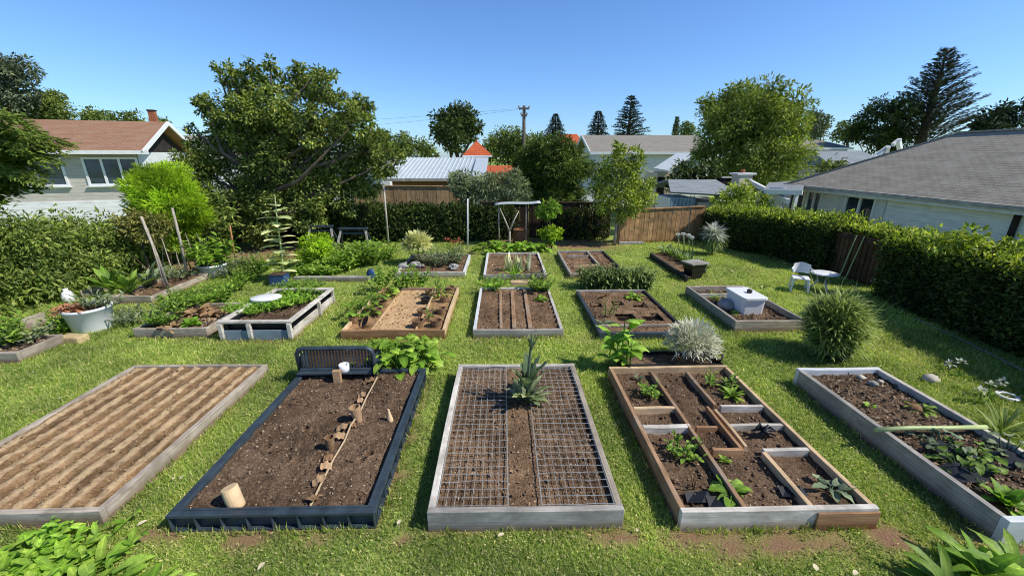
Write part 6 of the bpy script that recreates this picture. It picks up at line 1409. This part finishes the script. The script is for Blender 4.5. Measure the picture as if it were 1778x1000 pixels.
window(h, 5.6, 7.2, ze-1.6, ze-.5, .4, 2, .1); window(h, 2., 3.4, ze-1.6, ze-.5, .4, 2, .1)
# red gable behind it
g = A(990, 243, 60); h = House('background_house', 'distant house showing a patch of orange roof left of the taupe roof', (g[0], 60, -1), 0)
h.p('roof', MB().slope([(-2, 0, g[2]+.6), (2, 0, g[2]+.6), (1.4, 3, g[2]+1.9), (-1.4, 3, g[2]+1.9)], .1), 'red tiles'); h.p('wall', MB().box((0, 1.6, (g[2]+.5)/2), (3.6, 2.8, g[2]+.6)), 'cream render')
# white lean-to porch roof
Yp = 24.; a, b, c, d = A(1135, 292, Yp), A(1160, 296, Yp-.6), A(1208, 266, Yp+2.6), A(1175, 266, Yp+3)
h = House('garage', 'white porch with a pale sloping metal roof beside the taupe house', (a[0], Yp, -1.), 0, 'porch')
loc_ = lambda p: tuple(p-h.o)
h.p('roof', MB().slope([loc_(a), loc_(b), loc_(c), loc_(d)], .08), 'zinc sheet')
m = MB().box((.75, 1.2, (a[2]+1)/2-.1), (.9, 2.2, a[2]+.7)); h.p('wall', m, 'cream render'); h.p('door', MB().box((.55, .08, (a[2]+1)/2-.15), (.42, .05, a[2]+.3)), 'dark void')
# white wall behind sapling / yew
g = A(1012, 320, 20); h = House('background_house', 'white wall with a sloping roof seen between the yew and the sapling', (g[0], 20, -1), 0)
zz = A(1012, 303, 20)[2]+1; h.p('wall', MB().box((0, 1, zz/2), (2.4, 2, zz)), 'white lap siding'); h.p('roof', MB().slope([(-1.35, -.2, zz-.25), (1.35, -.2, zz+.2), (1.35, 2.2, zz+.3), (-1.35, 2.2, zz-.1)], .1), 'slate shingles')
# grey shed with ribbed side
Yg = 16.5; a, b = A(1160, 332, Yg), A(1252, 345, Yg-1)
h = House('shed', 'grey roofed shed with a ribbed blue grey end beyond the sunlit fence', (a[0], Yg, -1.), 0, 'shed'); zz = a[2]+1
zt = A(1210, 318, Yg+1)[2]+1
V = [loc for loc in ((0, 0, zz), (1.0, -.5, zz-.15), (2.6, -.7, zz-.2), (2.6, 2.2, zt+.15), (1.2, 2.2, zt+.12), (.4, 2., zt))]
h.p('wall', MB().box((.52, .5, zz/2-.12), (1.0, 1.6, zz-.25)), 'blue white paint')
m = MB()
for i in range(7): m.box((.06+.15*i, -.33, zz/2-.12), (.07, .06, zz-.3))
h.p('ribbed_panel', m, 'grey rib panel')
h.p('wall', MB().box((1.85, .8, zz/2-.2), (1.5, 2.4, zz-.42)), 'grey lap siding')
m = MB().slope([(-.05, -.4, zz), (2.7, -.75, zz-.12), (2.6, 1.4, zt+.12), (.5, 1.4, zt+.12)], .06).slope([(2.7, 3.2, zz-.1), (-.05, 3.2, zz), (.5, 1.4, zt+.122), (2.6, 1.4, zt+.122)], .06); h.p('roof', m, 'slate shingles')
# chimney house with lime canvas
Yk = 17.5; a = A(1287, 318, Yk); h = House('chimney_stack', 'pale stone chimney with a flat cap above the hedge', (a[0], Yk, -1.), .1, 'chimney')
k = S(1287, 318, Yk); zt = A(1287, 303, Yk)[2]+1
h.p('stack', MB().box((0, 0, zt/2), (24*k, .5, zt)), 'cream render'); h.p('cap', MB().box((0, 0, zt+.03), (34*k, .6, .07)), 'white paint'); h.p('pot', MB().lathe((-.03, 0, zt+.06), [(.1, 0), (.09, .12), (.07, .14)], 10), 'brick')
b = A(1265, 318, Yk+.4); h2 = House('utility_cabinet', 'dark box on a pale frame left of the stone chimney', (b[0], Yk+.4, -1.), 0, 'cabinet')
h2.p('body', MB().box((0, .3, zt/2-.1), (22*k, .5, zt-.15)), 'dark wall'); h2.p('frame', MB().box((0, .04, zt-.14), (25*k, .06, .05)), 'white paint')
Yl = 15.2; a, b, c, d = A(1303, 343, Yl), A(1350, 362, Yl-.4), A(1350, 343, Yl+1), A(1312, 334, Yl+1.2)
m = MB().slope([a, b, c, d], .03); t = thing('canvas_canopy', 'bright lime canvas canopy stretched behind the hedge', 'canopy', (a[0], Yl, -1)); part('canvas', m, 'lime canvas', t)
for p in (a, b, c): part('pole', MB().tube([(p[0], p[1], -1), p], .02, 6), 'white paint', t)
Yw = 15.; a, b = A(1303, 316, Yw+2), A(1368, 350, Yw-1.5); m = MB().beam(a, b, .12, .16); t = thing('carport', 'small grey roofed carport with a white sloping beam beside the low house', 'carport', (A(1345, 345, Yw)[0], Yw, -1)); part('beam', m, 'white paint', t)
r4 = [A(1325, 330, Yw-.5), A(1392, 331, Yw-1.5), A(1400, 314, Yw+2.5), A(1335, 317, Yw+2.5)]
part('roof', MB().slope(r4, .1), 'slate shingles', t); part('fascia', MB().beam(r4[0]+np.array((0, -.06, -.06)), r4[1]+np.array((0, -.06, -.06)), .05, .16), 'white paint', t)
p0, p1 = A(1345, 333, Yw-.4), A(1372, 335, Yw-.8)
part('wall', MB().beam((p0[0], p0[1]+.3, p0[2]-.3), (p1[0], p1[1]+.3, p1[2]-.3), .08, .9), 'blue white paint', t)
for p in r4[:2]: part('post', MB().beam((p[0], p[1]+.2, -1), (p[0], p[1]+.2, p[2]-.06), .1, .1, (0, 1, 0)), 'white paint', t)
# --- right house: hip roof, long eave facing the garden
ze = 1.45; xe = 11.3; yn, yf = 2.0, 16.4; w = 3.1; zr_ = 3.22; xb = xe+2*w
t = thing('low_house', 'low house with pale siding and a grey brown hip roof at the right', 'house', (xe+.5, 9, -1))
m = MB(); r0, r1 = (xe+w, yn+w, zr_), (xe+w, yf-w, zr_)
m.slope([(xe, yf, ze), (xe, yn, ze), r0, r1], .02); m.slope([(xb, yf, ze), (xe, yf, ze), r1], .02); m.slope([(xb, yn, ze), (xb, yf, ze), r1, r0], .02); m.slope([(xe, yn, ze), (xb, yn, ze), r0], .02)
rf = part('roof', m, 'grey brown shingles', t)
def sub2(nm, mb, mat, par):
    o = part(nm, mb, mat, t); o.parent = par; return o
sub2('gutter', MB().box((xe-.02, (yn+yf)/2, ze-.03), (.1, yf-yn, .1)), 'slate grey timber', rf); sub2('fascia', MB().box((xe+.05, (yn+yf)/2, ze-.1), (.03, yf-yn, .14)), 'blue white paint', rf); sub2('fascia', MB().box(((xe+xb)/2, yf+.02, ze-.08), (xb-xe, .05, .16)), 'blue white paint', rf)
sub2('ridge_cap', MB().beam(r0, r1, .2, .05), 'grey brown shingles', rf); sub2('ridge_cap', MB().beam(r1, (xe, yf, ze+.01), .16, .04), 'grey brown shingles', rf)
sub2('soffit', MB().box((xe+.28, (yn+yf)/2, ze-.16), (.5, yf-yn-.1, .02)), 'white paint', rf)
xw = xe+.5
part('wall', MB().box((xw+w-.5, (yn+yf)/2, (ze-1)/2-.01), (2*w-1, yf-yn-1, ze+.96)), 'blue white siding', t)
def rwin(u0, u1, v, z0, z1, nx, trim=.0):
    d0, d1 = ray(u0, v), ray(u1, v); y0_, y1_ = d0[1]*xw/d0[0], d1[1]*xw/d1[0]; y0_, y1_ = min(y0_, y1_), max(y0_, y1_); f = .08; m = MB()
    for z in (z0+f/2, z1-f/2): m.box((xw-.03, (y0_+y1_)/2, z), (.07, y1_-y0_, f))
    for i in range(nx+1): m.box((xw-.031, y0_+f/2+(y1_-y0_-f)*i/nx, (z0+z1)/2), (.066, f, z1-z0-2*f-.002))
    wn = part('window', m, 'white paint', t); sub2('pane', MB().box((xw-.005, (y0_+y1_)/2, (z0+z1)/2), (.012, y1_-y0_-.02, z1-z0-.02)), 'window glass', wn)
    if trim:
        for yy in (y0_-trim/2-.002, y1_+trim/2+.002): sub2('shutter', MB().box((xw-.02, yy, (z0+z1)/2), (.04, trim, z1-z0+.1)), 'blue white paint', wn)
rwin(1465, 1520, 367, .15, 1.28, 2, .32); rwin(1401, 1428, 350, .2, 1.28, 2); rwin(1371, 1399, 350, -.4, 1.25, 1)
d0 = ray(1762, 390); yy = d0[1]*(xw-.05)/d0[0]; part('downpipe', MB().tube([(xw-.06, yy, ze-.1), (xw-.06, yy, -.9)], .06, 8), 'dark wall', t)
# further roofs on the right
g = A(1455, 262, 26.); 
def simple_house(label, u0, u1, v_e, v_r, Y_, depth, roofm, wallm, rz=0., hip=0.):
    a, b = A(u0, v_e, Y_), A(u1, v_e, Y_); L_ = b[0]-a[0]; ze = a[2]+1; zr_ = A((u0+u1)/2, v_r, Y_+depth/2)[2]+1
    h = House('background_house', label, (a[0], Y_, -1), rz); hp = hip*L_
    m = MB().slope([(-.2, 0, ze), (L_+.2, 0, ze), (L_+.2-hp, depth/2, zr_), (-.2+hp, depth/2, zr_)], .1).slope([(L_+.2, depth, ze), (-.2, depth, ze), (-.2+hp, depth/2, zr_+.002), (L_+.2-hp, depth/2, zr_+.002)], .1)
    if hip: m.slope([(L_+.2, 0, ze), (L_+.2, depth, ze), (L_+.2-hp, depth/2, zr_)], .02); m.slope([(-.2, depth, ze), (-.2, 0, ze), (-.2+hp, depth/2, zr_)], .02)
    rf = h.p('roof', m, roofm); h.p('wall', MB().box((L_/2, depth/2, ze/2-.05), (L_-.1, depth-.5, ze-.12)), wallm); h.sub('fascia', MB().box((L_/2, -.03, ze-.07), (L_+.42, .05, .16)), 'white paint', rf)
    if not hip:
        for xx in (.04, L_-.04): h.p('gable', MB().add([(xx, .25, ze-.1), (xx, depth-.25, ze-.1), (xx, depth/2, zr_-.15)], [(0, 1, 2)]), wallm)
    return h
simple_house('distant house with a dark front and taupe roof right of the broad olive tree', 1402, 1478, 257, 243, 34, 6, 'taupe shingles', 'dark wall', 0, .2)
simple_house('house with a pale slate roof just beyond the grey brown roof', 1452, 1560, 288, 262, 23, 5, 'slate shingles', 'grey lap siding', 0, .12)
simple_house('low house with a taupe roof below the distant dark fronted house', 1395, 1440, 296, 284, 27, 4, 'taupe shingles', 'grey lap siding')
# white frame (broken greenhouse)
Yf_ = 19.5; t = thing('greenhouse_frame', 'jumbled white greenhouse frame sticking up behind the grey brown roof', 'frame', (A(1540, 270, Yf_)[0], Yf_, -1))
for a, b, wd in (((1495, 290), (1543, 255), .16), ((1543, 255), (1538, 275), .14), ((1525, 275), (1580, 270), .12), ((1560, 245), (1565, 272), .16), ((1550, 252), (1562, 243), .14), ((1500, 289), (1530, 279), .2)):
    part('bar', MB().beam(A(*a, Yf_), A(*b, Yf_+.3), wd, wd), 'white paint', t)
part('post', MB().beam((A(1540, 275, Yf_)[0], Yf_, -1), A(1540, 272, Yf_), .12, .12, (0, 1, 0)), 'white paint', t); part('post', MB().beam((A(1565, 275, Yf_)[0], Yf_, -1), A(1565, 272, Yf_), .12, .12, (0, 1, 0)), 'white paint', t); part('post', MB().beam((A(1497, 290, Yf_)[0], Yf_, -1), A(1497, 289, Yf_), .12, .12, (0, 1, 0)), 'white paint', t)
part('sheet', MB().slope([A(1500, 291, Yf_), A(1538, 281, Yf_), A(1538, 275, Yf_+1), A(1515, 280, Yf_+1)], .02), 'white paint', t); part('sheet', MB().slope([A(1556, 273, Yf_), A(1578, 272, Yf_), A(1572, 263, Yf_+.6), A(1560, 264, Yf_+.6)], .02), 'white paint', t)
# telephone pole and wires
Yq = 36.; tp = A(910, 184, Yq); b0 = np.array((tp[0], Yq, -1.))
t = thing('telephone_pole', 'tall wooden telephone pole with two crossarms', 'pole', b0)
part('post', MB().tube([b0, tp], [.19, .13], 10), 'pole wood', t, True)
for v, hw in ((189, 9), (201, 5)):
    a, b = A(910-hw, v, Yq-.15), A(910+hw, v, Yq-.15); part('crossarm', MB().beam(a, b, .12, .14), 'pole wood', t)
    for p in (a, b): part('insulator', MB().lathe(p+np.array((0, 0, .07)), [(.06, 0), (.08, .1), (.03, .18), (.001, .19)], 8), 'grey stone', t)
for k, (dx, v, lab) in enumerate(((-8, 189, 'power cable from the upper crossarm, far side, running off to the left'), (8, 189, 'power cable from the upper crossarm, near side, running off to the left'))):
    a = A(910+dx, v, Yq-.1); b = A(-300, 205+9*k, Yq+16); pts = [a+(b-a)*s-np.array((0, 0, 1))*9.*s*(1-s)*(.6+.25*k) for s in np.linspace(0, 1, 24)]
    solo('power_cable', MB().tube(pts, .007, 5), 'cable', lab, 'cable', a, 'power cables', smooth=True)

# ================================================================== LIGHT, SKY, CAMERA
SUN_EL, SUN_AZ = math.radians(46), math.radians(-16)      # azimuth measured from +X
sd = Vector((math.cos(SUN_EL)*math.cos(SUN_AZ), math.cos(SUN_EL)*math.sin(SUN_AZ), math.sin(SUN_EL)))
sl = bpy.data.lights.new('sun', 'SUN'); sl.energy = 5.0; sl.angle = math.radians(.53); sl.color = (1, .95, .84)
so = bpy.data.objects.new('sun', sl); COL.objects.link(so); so.rotation_euler = sd.to_track_quat('Z', 'Y').to_euler(); so.location = (10, -5, 20)
SKYTINT = (.62, .86, 1.2)
w = bpy.data.worlds.new('World'); scene.world = w; w.use_nodes = True; nt = w.node_tree
sky = nt.nodes.new('ShaderNodeTexSky'); sky.sky_type = 'NISHITA'; sky.sun_disc = False; sky.sun_elevation = SUN_EL
sky.sun_rotation = math.atan2(sd.x, sd.y); sky.altitude = 0; sky.air_density = 1.; sky.dust_density = .4; sky.ozone_density = 2.5
bg = nt.nodes['Background']; bg.inputs[1].default_value = .15
sep = N(nt, 'SeparateXYZ'); nt.links.new(nt.nodes.new('ShaderNodeTexCoord').outputs['Generated'], sep.inputs[0])
sky_dim = ramp(nt, sep.outputs[2], [(.0, SKYTINT), (.3, SKYTINT), (.65, tuple(.5*x for x in SKYTINT))])      # sky dimmed overhead, above the view, to cut fill light
tint = mixc(nt, 1., sky.outputs[0], sky_dim, 'MULTIPLY'); nt.links.new(tint, bg.inputs[0])
cam = bpy.data.cameras.new('camera'); co = bpy.data.objects.new('camera', cam); COL.objects.link(co); scene.camera = co
cam.sensor_width = 36; cam.lens = 36*F_/1778.; cam.clip_start = .05; cam.clip_end = 3000
fw = Vector((math.cos(PITCH)*math.sin(YAW), math.cos(PITCH)*math.cos(YAW), -math.sin(PITCH)))
co.location = (0, 0, HC); co.rotation_euler = fw.to_track_quat('-Z', 'Y').to_euler()
scene.render.resolution_x, scene.render.resolution_y = 1024, 575
vs = scene.view_settings; vs.view_transform = 'Standard'; vs.look = 'None'; vs.exposure = 0; vs.gamma = 1
cy_ = scene.cycles; cy_.max_bounces = 8; cy_.diffuse_bounces = 3; cy_.glossy_bounces = 3; cy_.transmission_bounces = 4; cy_.use_denoising = True; cy_.filter_width = 1.0; cy_.sample_clamp_indirect = 4
